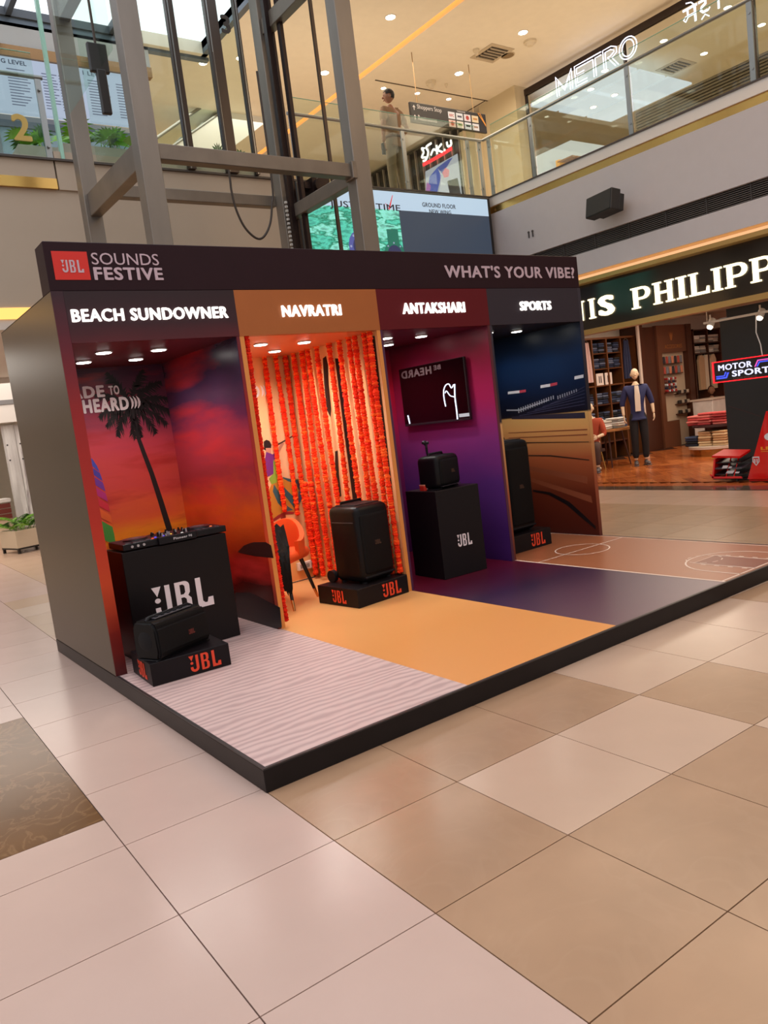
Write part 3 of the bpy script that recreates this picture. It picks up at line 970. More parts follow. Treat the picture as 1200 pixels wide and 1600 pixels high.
# ================================================================== SHOE SHOP UPSTAIRS (X = 12)
ms = thing('shoe_shopfront', 'glass shopfront with outlined glowing letters on the upper right gallery', 'shopfront', (12.0, 6.75, 5.08))
G().box((-.04, -13, 2.78), (.04, 0, 2.90)).put('header_beam', mat('bronze_dark', (40, 24, 18), .4, .3), ms)
for y in (0, -2.46, -4.9, -7.3, -9.7):
    G().box((-.03, y - .04, 0), (.03, y, 2.8)).put('mullion', mat('bronze_dark', (40, 24, 18), .4, .3), ms)
for y0, y1 in ((-2.46, -.04), (-4.9, -2.5), (-7.3, -4.94), (-9.7, -7.34)):
    G().box((-.008, y0, .02), (.008, y1, 2.78)).put('glass_pane', glass('shop_glass', (250, 251, 248), .03), ms)
NE = emit('neon_white', (236, 236, 255), 2.6)
ND = mat('letter_side', (70, 70, 110), .4)
def outline_letter(loops, y0, y1, z0, z1, name='letter'):
    """hollow letter: glowing outline tubes along each stroke"""
    for lp in loops:
        pts = [Vector((-.12, (y0 + (y1 - y0) * x) - 6.75, z0 + (z1 - z0) * z - 5.08)) for x, z in lp]
        G().path(pts, .0095, 6).put(name, NE, ms)
Mz = [[(0, 0), (.0, 1), (.5, .25), (1, 1), (1, 0)], [(.14, 0), (.14, .7), (.5, .12), (.86, .7), (.86, 0)]]
Ez = [[(1, 1), (0, 1), (0, 0), (1, 0)], [(1, .86), (.16, .86), (.16, .58), (.8, .58)], [(.8, .44), (.16, .44), (.16, .14), (1, .14)]]
Tz = [[(0, 1), (1, 1)], [(0, .86), (.42, .86), (.42, 0)], [(1, .86), (.58, .86), (.58, 0)]]
Rz = [[(0, 0), (0, 1), (.6, 1), (.95, .85), (.95, .6), (.6, .45), (1, 0)], [(.16, 0), (.16, .86), (.55, .86), (.78, .75), (.78, .68), (.5, .56), (.3, .56), (.8, 0)]]
Oz = [[(x, z) for x, z in arc(.5, .5, .5, .5, 0, 360, 18)], [(x, z) for x, z in arc(.5, .5, .34, .38, 0, 360, 16)]]
for L_, y0, y1 in ((Mz, 5.82, 5.42), (Ez, 5.34, 5.06), (Tz, 5.04, 4.70), (Rz, 4.66, 4.34), (Oz, 4.30, 3.92)):
    outline_letter(L_, y0, y1, 7.47, 7.84)
bar_ = [(0, .8), (1, .8)]
outline_letter([bar_, [(0, .86), (1, .86)], [(.3, .8), (.3, .36), (.14, .2), (.0, .34), (.14, .46), (.8, .46)], [(.36, .8), (.36, .4), (.8, .4)], [(.8, .8), (.8, 0), (.88, 0), (.88, .8)], [(.84, .86), (.6, 1.08), (.25, 1.16)]], 2.98, 2.72, 7.50, 7.80)
outline_letter([bar_, [(0, .86), (1, .86)], [(.5, .8), (.5, .66), (.2, .56), (.1, .36), (.3, .2), (.7, .2), (.85, .32)], [(.58, .8), (.58, .6), (.28, .5), (.2, .38), (.34, .27), (.66, .27)], [(.15, -.1), (.45, .08), (.75, -.12)]], 2.69, 2.46, 7.50, 7.80)
outline_letter([bar_, [(0, .86), (1, .86)], [(.5, .8), (.5, 0), (.6, 0), (.6, .8)], [(.5, .86), (.3, 1.08), (.0, 1.14)]], 2.43, 2.27, 7.50, 7.80)
# its luminous ceiling squares, each a thing hung below the shop ceiling
k = 0
for i in range(3):
    for j in range(2):
        x, y = 12.45 + i * .97, 7.08 - j * 1.0
        t = G().box((x, y - 1.13, 7.83), (x + .88, y, 7.87)).put('light_panel', emit('panel_white', (226, 228, 240), .95))
        tag(t, 'square luminous ceiling panel in the shoe shop, %s row, %s from the glass' % (('far', 'near')[j], ('first', 'second', 'third')[i]), 'ceiling light', 'luminous shoe shop ceiling panels')
for q, (px, py) in enumerate([(945, 110), (923, 139), (960, 148), (927, 167), (1037, 63), (1100, 83), (1009, 126), (995, 154), (1137, 11), (1190, 38)]):
    p = at(px, py, 'Z', 7.83 if q < 4 else ZC)
    if p.x > 12.2:
        rk_ = sorted((945, 923, 960, 927, 1037, 1100, 1009, 995, 1137, 1190)).index(px)
        downlight((p.x, p.y, 7.834 if q < 4 and p.y > 5.16 else ZC), 8, 'small spotlight in the shoe shop ceiling, %s from the left' % ('first', 'second', 'third', 'fourth', 'fifth', 'sixth', 'seventh', 'eighth', 'ninth', 'tenth')[rk_], 'shoe shop spotlights', .08)
p = at(1056, 104, 'Z', ZC)
t = thing('ceiling_vent', 'square louvred air vent inside the shoe shop ceiling', 'vent', (p.x, p.y, ZC))
G().box((-.3, -.3, -.012), (.3, .3, 0)).put('frame', vm, t)
G().box((-.22, -.22, -.014), (.22, .22, -.012)).put('opening', mat('vent_dark', (54, 44, 34), .8), t)
for k in range(5):
    q = -.18 + k * .09
    G().box((-.21, q, -.035), (.21, q + .018, -.014)).put('slat', vm, t)
# brown louvred bulkhead
bk = thing('brown_bulkhead', 'long brown slatted bulkhead inside the shoe shop', 'bulkhead', (13.0, 0, 6.55))
G().box((.03, -6, 0), (.5, 4.85, .4)).put('core', mat('bulk_brown', (70, 54, 40), .6), bk)
for k in range(7):
    G().box((0, -6, .02 + k * .055), (.03, 4.85, .05 + k * .055)).put('slat', mat('bulk_slat', (104, 84, 62), .5), bk)
# warm display shelf at the far end
sh = thing('shoe_display', 'warmly lit shoe display shelf at the shop end', 'display', (12.4, 6.0, 6.0))
G().box((0, .35, -.9), (2.2, .45, .48)).put('back_panel', mat('display_gold', (220, 160, 80), .5, es=.35, em=(250, 180, 90)), sh)
for z in (-.25, .1, .42):
    G().box((0, 0, z), (2.2, .4, z + .03)).put('shelf', mat('shelf_wood', (150, 100, 50), .5), sh)
for n in range(10):
    for z in (-.22, .13):
        x = .1 + n * .21
        s = G()
        s.ball((x, .15, z + .05), (.05, .13, .045), 10, 6).ball((x, .22, z + .08), (.045, .06, .06), 8, 6)
        s.put('shoe', mat('shoe_%d' % (n % 3), [(120, 70, 40), (60, 44, 36), (190, 150, 110)][n % 3], .5), sh, smooth=True)
# ================================================================== UPPER LEFT: BOARD, SHOPFRONT, ESCALATOR, PLANTS
struct('wall_upper_left', G().box((-9, 8.0, 7.78), (4.3, 8.2, ZC)).box((-9, 8.6, 5.08), (4.25, 8.8, 7.0)), mat('grey_bulkhead', (186, 184, 180), .6))
struct('trim_6', G().box((-9, 7.97, 7.62), (4.3, 8.1, 7.78)), mat('bronze_strip', (138, 106, 74), .2, .9))
db = thing('directory_board', 'wide backlit store directory board above the upper lift lobby', 'board', (-3.0, 7.98, 6.80))
G().box((0, 0, 0), (7.05, .1, .80)).put('panel', emit('board_pale', (188, 202, 226), .72), db)
ik = mat('board_ink', (60, 66, 92), .6)
for k, x in enumerate((4.92, 6.12)):
    text('heading', '%s LEVEL' % ('G' if k == 0 else '1'), ik, db, (x + .02, -.002, .70), XP, ZP, width=.36, height=.065, bold=.02)
g = G()
rr = random.Random(3)
for cx, wd in ((4.25, .34), (5.0, .34), (5.5, .24), (5.75, .2), (6.2, .34), (6.65, .24), (3.6, .3)):
    for r in range(13):
        g.box((cx, -.002, .62 - r * .043), (cx + wd * rr.uniform(.55, 1), -.0, .635 - r * .043))
g.put('listing_lines', mat('board_text', (112, 122, 150), .6), db, kind='stuff')
for x in (4.8, 6.05):
    G().box((x, -.002, .05), (x + .008, 0, .74)).put('column_rule', ik, db)
# glazed shopfront under the board (reflective blue)
gf = thing('glazed_lobby_front', 'bluish glazed shopfront with steel mullions behind the left railing', 'shopfront', (-3, 8.3, 5.08))
G().box((0, .02, 0), (7.2, .04, 1.7)).put('glass_pane', mat('blue_glass', (120, 150, 166), .08, .0, spec=.9), gf)
for k in range(13): G().box((k * .6 - .03, 0, 0), (k * .6 + .03, .05, 1.7)).put('mullion', mat('mullion_grey', (120, 130, 136), .4, .4), gf)
G().box((0, -.01, 1.1), (7.2, .05, 1.18)).box((0, -.01, 1.62), (7.2, .05, 1.72)).put('transom', mat('mullion_grey', (120, 130, 136), .4, .4), gf)

# fan palms in long planters
leafm = mat('palm_leaf', (116, 172, 48), .45, var=.25, vs_=9)
leafd = mat('palm_leaf_dark', (52, 98, 34), .5, var=.2, vs_=9)
soil = mat('soil', (44, 34, 26), .9, bump=.5)
def fan(g, base, ang, lean, ln, n=11, wd=.018):
    base = Vector(base)
    d = Vector((math.cos(ang) * math.sin(lean), math.sin(ang) * math.sin(lean), math.cos(lean)))
    tip = base + d * ln * .55
    g.path([base, base + d * ln * .3, tip], [.006, .005, .004], 5)
    side = d.cross(ZP).normalized() if abs(d.z) < .98 else XP
    up = side.cross(d)
    for k in range(n):
        a = (k / (n - 1) - .5) * rad(170)
        v = (d * math.cos(a) + side * math.sin(a)).normalized()
        droop = Vector((0, 0, -.12 * ln))
        m = tip + v * ln * .3
        e = tip + v * ln * .52 + droop
        s = v.cross(up).normalized() * wd
        vs_ = [g.bm.verts.new(p) for p in (tip, m - s + up * .004, e, m + s + up * .004)]
        g.bm.faces.new(vs_)
def feather(g, base, ang, lean, ln, n=12, wd=.012):
    base = Vector(base)
    h = Vector((math.cos(ang), math.sin(ang), 0))
    pts = [base + h * (math.sin(lean) * ln * t + .25 * ln * t * t) + ZP * (math.cos(lean) * ln * t - .45 * ln * t * t) for t in [i / 8 for i in range(9)]]
    g.path(pts, [.006 - .0006 * i for i in range(9)], 5)
    s = Vector((-h.y, h.x, 0))
    for k in range(n):
        t = .25 + .75 * k / (n - 1)
        i = min(int(t * 8), 7)
        p = pts[i].lerp(pts[i + 1], t * 8 - i)
        dd = (pts[i + 1] - pts[i]).normalized()
        for sg in (-1, 1):
            ll = ln * .38 * math.sin(PI * (.15 + .8 * (k + 1) / n))
            v = (dd * .55 + s * sg * .8 - ZP * .25).normalized()
            m = p + v * ll * .5
            w2 = dd * wd
            q = [g.bm.verts.new(x) for x in (p, m - w2, p + v * ll - ZP * .02, m + w2)]
            g.bm.faces.new(q)
def palm_planter(loc, size, label, legs=False, seed=1, kind='fan', fronds=16, ln=.55, boxm=None, rz=0, group=None):
    r = random.Random(seed)
    t = thing('potted_palm', label, 'plant', loc, rz, group)
    L, W, H = size
    z0 = .1 if legs else 0
    bm_ = boxm or mat('planter_greygreen', (158, 158, 144), .6)
    g = G()
    g.box((-L / 2, -W / 2, z0), (L / 2, -W / 2 + .03, z0 + H)).box((-L / 2, W / 2 - .03, z0), (L / 2, W / 2, z0 + H))
    g.box((-L / 2, -W / 2 + .03, z0), (-L / 2 + .03, W / 2 - .03, z0 + H)).box((L / 2 - .03, -W / 2 + .03, z0), (L / 2, W / 2 - .03, z0 + H))
    g.box((-L / 2 + .03, -W / 2 + .03, z0), (L / 2 - .03, W / 2 - .03, z0 + .02))
    g.put('planter_box', bm_, t)
    G().box((-L / 2 + .03, -W / 2 + .03, z0 + .02), (L / 2 - .03, W / 2 - .03, z0 + H - .05)).put('soil', soil, t)
    if legs:
        lm = mat('planter_leg', (34, 28, 26), .5)
        G().box((-L / 2, -W / 2, z0 - .03), (L / 2, W / 2, z0)).put('frame', lm, t)
        for sx in (-1, 1):
            for sy in (-1, 1):
                x, y = sx * (L / 2 - .025), sy * (W / 2 - .025)
                G().box((x - .02, y - .02, -0.0), (x + .02, y + .02, z0 - .03)).put('leg', lm, t)
    for k in range(fronds):
        g = G()
        b = (r.uniform(-.35, .35) * L, r.uniform(-.2, .2) * W, z0 + H - .06)
        if kind == 'fan': fan(g, b, r.uniform(0, 2 * PI), rad(r.uniform(8, 55)), ln * r.uniform(.7, 1.15))
        else: feather(g, b, r.uniform(0, 2 * PI), rad(r.uniform(5, 35)), ln * r.uniform(.75, 1.15))
        g.put('frond', leafm if r.random() < .7 else leafd, t, fix=False)
    return t
palm_planter((2.25, 5.36, 5.08), (.95, .34, .28), 'fan palm in a grey green planter between the left lift posts', seed=4, fronds=20, ln=.44)
palm_planter((1.72, 6.2, 5.08), (.5, .5, .5), 'fan palm in a grey planter just left of the leftmost lift post', seed=9, fronds=12, ln=.44)
palm_planter((4.3, 5.36, 5.08), (.8, .3, .2), 'small fan palm behind the right lift posts above the front beam', seed=12, fronds=9, ln=.4)

# escalator rising behind the lobby
es = thing('escalator', 'pale escalator with glass side rising to the right behind the lift', 'escalator', (5.0, 10.0, 7.2))
s_, r_ = Vector((2.15, 0, 1.43)), None
g = G()
g.prism([(0, 0, -.1), (2.6, 0, 1.63), (2.6, 0, .85), (1.2, 0, -.1)], (0, .08, 0))
g.put('side_panel', mat('esc_white', (226, 228, 224), .5), es)
G().prism([(-.2, .02, .05), (2.6, .02, 1.92), (2.6, .02, 1.62), (0, .02, -.12)], (0, .012, 0)).put('glass_side', gl, es)
G().path([(-.3, .02, .03), (0, .02, .2), (2.6, .02, 1.96)], .03, 8).put('handrail', steel, es)
G().path([(-.1, .0, -.2), (2.6, .0, 1.6)], .02, 6).put('edge_strip', steel, es)
st = mat('step_grey', (120, 120, 120), .5, .3)
for k in range(9):
    G().box((.1 + k * .26, .1, -.15 + k * .17), (.36 + k * .26, .9, .02 + k * .17)).put('step', st, es)


# ================================================================== PEOPLE: figure builder
def skin_mesh(joints, edges, root, sub=2):
    names = list(joints)
    idx = {n: i for i, n in enumerate(names)}
    me = bpy.data.meshes.new('skin')
    me.from_pydata([joints[n][:3] for n in names], [(idx[a], idx[b]) for a, b in edges], [])
    o = bpy.data.objects.new('tmp', me)
    COL.objects.link(o)
    sk = o.modifiers.new('skin', 'SKIN')
    sk.use_smooth_shade = True
    lay = me.skin_vertices[0].data if len(me.skin_vertices) else None
    if lay is None:
        bpy.context.view_layer.objects.active = o
        lay = me.skin_vertices.new(name='').data if hasattr(me.skin_vertices, 'new') else None
    for n in names:
        r = joints[n][3]
        v = lay[idx[n]]
        v.radius = r if isinstance(r, tuple) else (r, r)
        v.use_root = (n == root)
    if sub:
        ss = o.modifiers.new('sub', 'SUBSURF')
        ss.levels = sub
        ss.render_levels = sub
    dg = bpy.context.evaluated_depsgraph_get()
    dg.update()
    out = bpy.data.meshes.new_from_object(o.evaluated_get(dg), depsgraph=dg)
    bpy.data.objects.remove(o)
    out.materials.clear()
    return out
def head_geo(g, c, yaw, pitch=0.0, s=1.0):
    """head facing -Y before the yaw: skull, jaw, nose, ears, lips, eyes"""
    M = Matrix.Translation(c) @ Matrix.Rotation(yaw, 4, 'Z') @ Matrix.Rotation(pitch, 4, 'X') @ Matrix.Scale(s, 4)
    h = G()
    h.ball((0, .008, .02), (.073, .092, .10), 20, 14)
    for v in h.bm.verts:
        if v.co.z < .0:
            k = min(1, -v.co.z / .1)
            v.co.x *= 1 - .28 * k
            v.co.y = v.co.y * (1 - .15 * k) - .012 * k
            v.co.z *= 1.18
        if v.co.y < -.06 and .01 < v.co.z < .045 and abs(v.co.x) > .012: v.co.y += .008
    h.ball((0, -.088, -.005), (.012, .018, .022), 8, 6)
    for sx in (-1, 1):
        h.ball((sx * .074, .012, .0), (.010, .022, .032), 8, 6)
        h.ball((sx * .028, -.074, .022), (.013, .008, .008), 8, 6)
    h.ball((0, -.078, -.05), (.024, .010, .009), 8, 6)
    h.bm.transform(M)
    me = bpy.data.meshes.new('t')
    h.bm.to_mesh(me)
    h.bm.free()
    g.bm.from_mesh(me)
    return M
def hair_geo(M, back=.105):
    h = G()
    h.ball((0, .014, .034), (.080, .098, .100), 20, 14, .015)
    dele = [v for v in h.bm.verts if v.co.z < .02 and v.co.y < .02 or v.co.y < -.055 and v.co.z < .07 or v.co.z < -.045]
    bmesh.ops.delete(h.bm, geom=dele, context='VERTS')
    h.bm.transform(M)
    return h
def hand_geo(g, wrist, direc, palm_n, curl=.5, s=1.0, side=1):
    """palm, four unequal bent fingers, thumb from the side of the palm"""
    d = Vector(direc).normalized()
    n = Vector(palm_n)
    n = (n - d * n.dot(d)).normalized()
    u = d.cross(n)
    w_ = Vector(wrist)
    def Q(a, b, c): return w_ + (d * a + u * b + n * c) * s
    h = G()
    h.box((-.038, 0, -.012), (.038, .085, .012), .010, 2)
    M = Matrix.Translation(w_) @ Matrix((u, d, n)).transposed().to_4x4() @ Matrix.Scale(s, 4)
    h.bm.transform(M)
    me = bpy.data.meshes.new('t')
    h.bm.to_mesh(me)
    h.bm.free()
    g.bm.from_mesh(me)
    for k, ln in enumerate((.068, .076, .070, .055)):
        b = (-.028 + k * .019) * side
        p = [Q(.08, b, 0)]
        a = 0
        for f in (.42, .33, .25):
            a += curl * .8
            p.append(p[-1] + (d * math.cos(a) + n * math.sin(a)) * ln * f * s)
        g.path(p, [.0088 * s, .0085 * s, .0078 * s, .006 * s], 7)
    b = -.034 * side
    g.path([Q(.02, b, 0), Q(.045, b - .022 * side, .008), Q(.068, b - .030 * side, .018), Q(.088, b - .028 * side, .026)], [.011 * s, .0105 * s, .009 * s, .007 * s], 7)
def person(name, label, cat, loc, rz, J, skin, shirt, pants, shoes, hair=None, face_yaw=0, face_pitch=0, sleeves='short', hands=None, jacket=None, group=None, hs=1.0):
    """J: joints in metres, figure facing -Y"""
    t = thing(name, label, cat, loc, rz, group)
    A = dict(J)
    R = dict(pel=(.105, .08), bel=(.098, .076), che=(.125, .09), neb=(.062, .058), nek=(.052, .052),
             shL=.062, elL=.042, wrL=.027, shR=.062, elR=.042, wrR=.027, hiL=.078, knL=.058, anL=.038, hiR=.078, knR=.058, anR=.038, baL=.036, baR=.036, toL=.026, toR=.026)
    jo = {k: tuple(A[k]) + (R[k],) for k in R if k in A}
    E = [('pel', 'bel'), ('bel', 'che'), ('che', 'neb'), ('neb', 'nek'), ('che', 'shL'), ('shL', 'elL'), ('elL', 'wrL'), ('che', 'shR'), ('shR', 'elR'), ('elR', 'wrR'),
         ('pel', 'hiL'), ('hiL', 'knL'), ('knL', 'anL'), ('pel', 'hiR'), ('hiR', 'knR'), ('knR', 'anR')]
    body = skin_mesh(jo, E, 'pel')
    g = G()
    g.bm.from_mesh(body)
    hm = head_geo(g, Vector(A['hed']), face_yaw, face_pitch, hs)
    for k, wr, el in (('L', 'wrL', 'elL'), ('R', 'wrR', 'elR')):
        hh = (hands or {}).get(k, {})
        d = Vector(hh.get('d', Vector(A[wr]) - Vector(A[el])))
        hand_geo(g, A[wr], d, hh.get('n', (1, 0, 0) if k == 'R' else (-1, 0, 0)), hh.get('curl', .35), 1.0, hh.get('side', 1))
    g.put('body', skin, t, smooth=True, fix=False)
    # shirt over torso and sleeves
    def grow(keys, f, ends=None):
        q = {}
        for k in keys:
            r = R[k]
            r = tuple(x * f + .030 for x in r) if isinstance(r, tuple) else r * f + .012
            q[k] = tuple(A[k]) + (r,)
        return q
    sj = grow(['pel', 'bel', 'che', 'neb', 'shL', 'shR'], 1.06)
    sj['neb'] = sj['neb'][:3] + (.06,)
    sj['hem'] = (A['pel'][0], A['pel'][1], A['pel'][2] - (.11 if A['pel'][2] > .8 else .02), (.148, .118))
    SE = [('hem', 'pel'), ('pel', 'bel'), ('bel', 'che'), ('che', 'neb'), ('che', 'shL'), ('che', 'shR')]
    for k in 'LR':
        a, b, c = Vector(A['sh' + k]), Vector(A['el' + k]), Vector(A['wr' + k])
        if sleeves == 'short':
            sj['x' + k] = tuple(a.lerp(b, .72)) + (.066,)
            SE.append(('sh' + k, 'x' + k))
        else:
            sj['x' + k] = tuple(b) + (.056,)
            sj['y' + k] = tuple(b.lerp(c, .3 if sleeves == 'rolled' else .9)) + (.046,)
            SE += [('sh' + k, 'x' + k), ('x' + k, 'y' + k)]
    ob('shirt', skin_mesh(sj, SE, 'pel'), shirt, t)
    pj_ = {'pel': tuple(A['pel']) + ((.130, .102),), 'wai': (A['pel'][0], A['pel'][1], A['pel'][2] + .08, (.105, .088))}
    PE = [('wai', 'pel')]
    for k in 'LR':
        pj_['hi' + k] = tuple(A['hi' + k]) + (.104,)
        pj_['kn' + k] = tuple(A['kn' + k]) + (.080,)
        pj_['an' + k] = tuple(Vector(A['an' + k]) + Vector((0, 0, .03))) + (.062,)
        PE += [('pel', 'hi' + k), ('hi' + k, 'kn' + k), ('kn' + k, 'an' + k)]
    ob('trousers', skin_mesh(pj_, PE, 'pel'), pants, t)
    for k in 'LR':
        a = Vector(A['an' + k])
        f = Vector(A['to' + k]) - a
        f.z = 0
        f = f.normalized()
        s = f.cross(ZP)
        g = G()
        g.box((-.045, -.075, -.0), (.045, .20, .022), .008, 1)
        g.ball((0, .12, .045), (.044, .085, .038), 12, 8).ball((0, -.02, .055), (.042, .065, .05), 12, 8)
        M = Matrix.Translation(Vector((a.x, a.y, A['to' + k][2]))) @ Matrix((s, f, ZP)).transposed().to_4x4()
        g.put('shoe', shoes, t, smooth=True, M=M)
    if hair: hair_geo(hm).put('hair', hair, t, smooth=True)
    return t
def stand(h=1.75, arm=None, wide=.10):
    k = h / 1.75
    J = dict(pel=(0, 0, .95), bel=(0, .0, 1.10), che=(0, .01, 1.30), neb=(0, .015, 1.45), nek=(0, .0, 1.53), hed=(0, -.01, 1.64),
             shL=(.175, .015, 1.40), elL=(.235, .02, 1.12), wrL=(.25, -.05, .88), shR=(-.175, .015, 1.40), elR=(-.235, .02, 1.12), wrR=(-.25, -.05, .88),
             hiL=(wide * .85, 0, .88), knL=(wide, -.01, .50), anL=(wide, .02, .09), hiR=(-wide * .85, 0, .88), knR=(-wide, -.01, .50), anR=(-wide, .02, .09),
             baL=(wide, -.05, .04), toL=(wide + .02, -.14, 0.0), baR=(-wide, -.05, .04), toR=(-wide - .02, -.14, 0.0))
    if arm: J.update(arm)
    return {n: tuple(x * k for x in p) for n, p in J.items()}
skinm = mat('skin_brown', (150, 104, 78), .5)
khaki = mat('khaki_cloth', (138, 106, 78), .85, bump=.3, bs=40)
khaki2 = mat('khaki_trousers', (124, 106, 82), .85, bump=.4, bs=25)
bootm = mat('boot_black', (28, 26, 26), .35)
# the guard is seen from behind, head turned to his left, right hand akimbo at the rail side
Jg = stand(1.75, dict(shR=(-.19, .02, 1.40), elR=(-.37, .02, 1.19), wrR=(-.235, -.06, 1.03), elL=(.245, .03, 1.13), wrL=(.25, .0, .88),
                      knL=(.10, -.02, .50), anL=(.14, .0, .09), toL=(.16, -.14, 0)), .10)
gd = person('person', 'man in khaki uniform standing with his back turned behind the upper railing', 'person', (7.25, 5.47, 5.08), rad(180 + 10), Jg, skinm, khaki, khaki2, bootm,
            hair=mat('hair_black', (22, 18, 18), .6, bump=.6, bs=200), face_yaw=rad(-35 + 85), sleeves='short', hands={'R': {'d': (.7, -.3, -.6), 'n': (.5, .5, 0), 'curl': .3}, 'L': {'curl': .7}})
G().box((-.15, -.135, .985), (.15, .125, 1.02), .012, 2).put('belt', mat('belt_brown', (86, 58, 40), .5), gd)
ra = G().box((-.03, -.02, -.09), (.03, .02, .09), .006, 1).tube((.018, 0, .09), (.018, 0, .17), .007)
ra = ra.put('radio_handset', mat('black_plastic', (30, 29, 30)), None)
tag(ra, 'black radio handset held in the guard\'s left hand', 'radio')
w3 = Matrix.Translation((7.25, 5.47, 5.08)) @ Matrix.Rotation(rad(190), 4, 'Z') @ Vector((.27, .0, .78))
ra.location = w3
# ================================================================== THE FOUR-BAY STAND
W = [0.0, 1.205, 2.42, 3.61, 4.855]
HP, HO, HT, HF, BB = .108, 2.21, 2.525, 2.82, 1.45
st_ = thing('exhibition_stand', 'four-bay promotional stand with dark purple header and printed floor', 'stand', (0, 0, 0))
lam = mat('dark_laminate', (30, 26, 27), .35, spec=0.18, var=.1, bump=.03, bs=30)
olive = mat('olive_laminate', (72, 60, 45), .3, var=.06, vs_=1.2, spec=.5)
G().box((0, -2.04, 0), (4.855, 1.58, HP - .004), .003, 1).put('platform', lam, st_)
g = G().box((0, -2.04, HP - .004), (4.855, -2.022, HP + .002)).box((0, -2.022, HP - .004), (.018, 0, HP + .002)).box((4.838, -2.022, HP - .004), (4.855, 0, HP + .002))
g.put('edge_trim', mat('edge_trim', (52, 46, 46), .4), st_)
# floor graphics
m, nt, b = newmat('sand_print')
L = nt.links.new
tc = N(nt, 'ShaderNodeTexCoord')
mp = N(nt, 'ShaderNodeMapping')
mp.inputs['Scale'].default_value = (.45, 1, 1)
mp.inputs['Rotation'].default_value = (0, 0, rad(8))
L(tc.outputs['Object'], mp.inputs[0])
wv = N(nt, 'ShaderNodeTexWave')
wv.bands_direction = 'Y'
wv.inputs['Scale'].default_value = 5.2
wv.inputs['Distortion'].default_value = 9.0
wv.inputs['Detail'].default_value = 3
wv.inputs['Detail Scale'].default_value = .9
L(mp.outputs[0], wv.inputs[0])
rp = ramp(nt, [(0, (180, 152, 149)), (.5, (200, 172, 168)), (1, (209, 182, 177))])
L(wv.outputs['Fac'], rp.inputs[0])
L(rp.outputs[0], b.inputs['Base Color'])
b.inputs['Roughness'].default_value = .5
sand = m
orange_fl = printed('orange_floor_print', [(-2.1, (226, 154, 88)), (-1.0, (220, 152, 86)), (.2, (228, 168, 106)), (1.5, (232, 178, 118))], 'Y', .5, 1.0, .35)
purple_fl = printed('purple_print_with_sheen', [(-2.1, (112, 86, 96)), (-1.3, (84, 60, 80)), (-.75, (52, 34, 62)), (-.3, (74, 22, 48)), (.2, (96, 14, 34)), (1.5, (90, 14, 34))], 'Y', .6, .8, .28)  # purple print; floor sheen is put into the gradient, mauve at the front
court_fl = printed('court_floor_print', [(0, (150, 92, 62)), (.3, (186, 122, 84)), (.6, (196, 130, 90)), (1, (160, 98, 66))], 'X', 1.2, 5.0, .3, stretch=(1, .12, 1))
for (x0, x1), mm, nm in zip(((.018, 1.2), (1.2, 2.42), (2.42, 3.61), (3.61, 4.838)), (sand, orange_fl, purple_fl, court_fl), ('rippled sand print', 'plain orange print', 'maroon to violet print with painted sheen', 'basketball court print')):
    G().box((x0, -2.022, HP - .003), (x1, BB, HP)).put('floor_graphic', mm, st_, label=nm)
wh = mat('court_white', (236, 214, 200), .5)
def fl(loop_list, name='court_line', z=HP + .0012):
    me = loops_mesh(loop_list)
    me.transform(Matrix.Translation((0, 0, z)))
    return ob(name, me, wh, st_)
lw = .014
fl([[(3.612, -2.02), (3.632, -2.02), (3.632, 1.3), (3.612, 1.3)]])
fl([[(4.80, -2.0), (4.812, -2.0), (4.812, 1.3), (4.80, 1.3)]])
fl([[(3.632, -2.0), (4.80, -2.0), (4.80, -1.988), (3.632, -1.988)]])
fl([[(3.632, -.28), (4.80, -.28), (4.80, -.268), (3.632, -.268)]])
fl([arc(4.22, -.27, .25, .25, 0, 360, 40), arc(4.22, -.27, .238, .238, 0, 360, 40)])
fl([ribbon([(3.86, -2.0), (3.86, -1.70)] + arc(4.22, -1.74, .36, .34, 180, 0, 18) + [(4.58, -2.0)], .013)])
fl([ribbon([(4.06, -2.0), (4.06, -1.5), (4.36, -1.5), (4.36, -2.0)], .012)])
me = loops_mesh([[(4.066, -1.99), (4.066, -1.51), (4.354, -1.51), (4.354, -1.99)]])
me.transform(Matrix.Translation((0, 0, HP + .0006)))
ob('court_key', me, mat('court_key', (132, 70, 50), .35), st_)
for k in range(9):
    a0 = k * 40
    fl([ribbon(arc(4.21, -1.5, .14, .13, a0, a0 + 22, 5), .009)], 'court_dash')
for x in (4.035, 4.385):
    for k in range(4): fl([[(x - .008, -1.95 + k * .11), (x + .008, -1.95 + k * .11), (x + .008, -1.91 + k * .11), (x - .008, -1.91 + k * .11)]], 'court_dash')

# walls
G().box((0, 0.002, HP), (.05, 1.58, HT), .003, 1).put('side_wall', olive, st_, label='glossy olive brown outer side wall')
G().box((0.0, .197, HT), (.05, 1.58, HT + .004)).put('top_capping', lam, st_)
G().box((.05, 1.455, HP), (4.80, 1.58, HT)).put('back_wall', lam, st_)
G().box((.05, .05, 2.49), (4.80, 1.455, 2.52)).put('roof_panel', lam, st_)
DX = [(1.18, 1.225), (2.395, 2.44), (3.585, 3.63), (4.82, 4.855)]
for a, b_ in DX:
    G().box((a + .002, .004, HP), (b_ - .002, 1.455, HO + .05)).put('divider_wall', lam, st_)
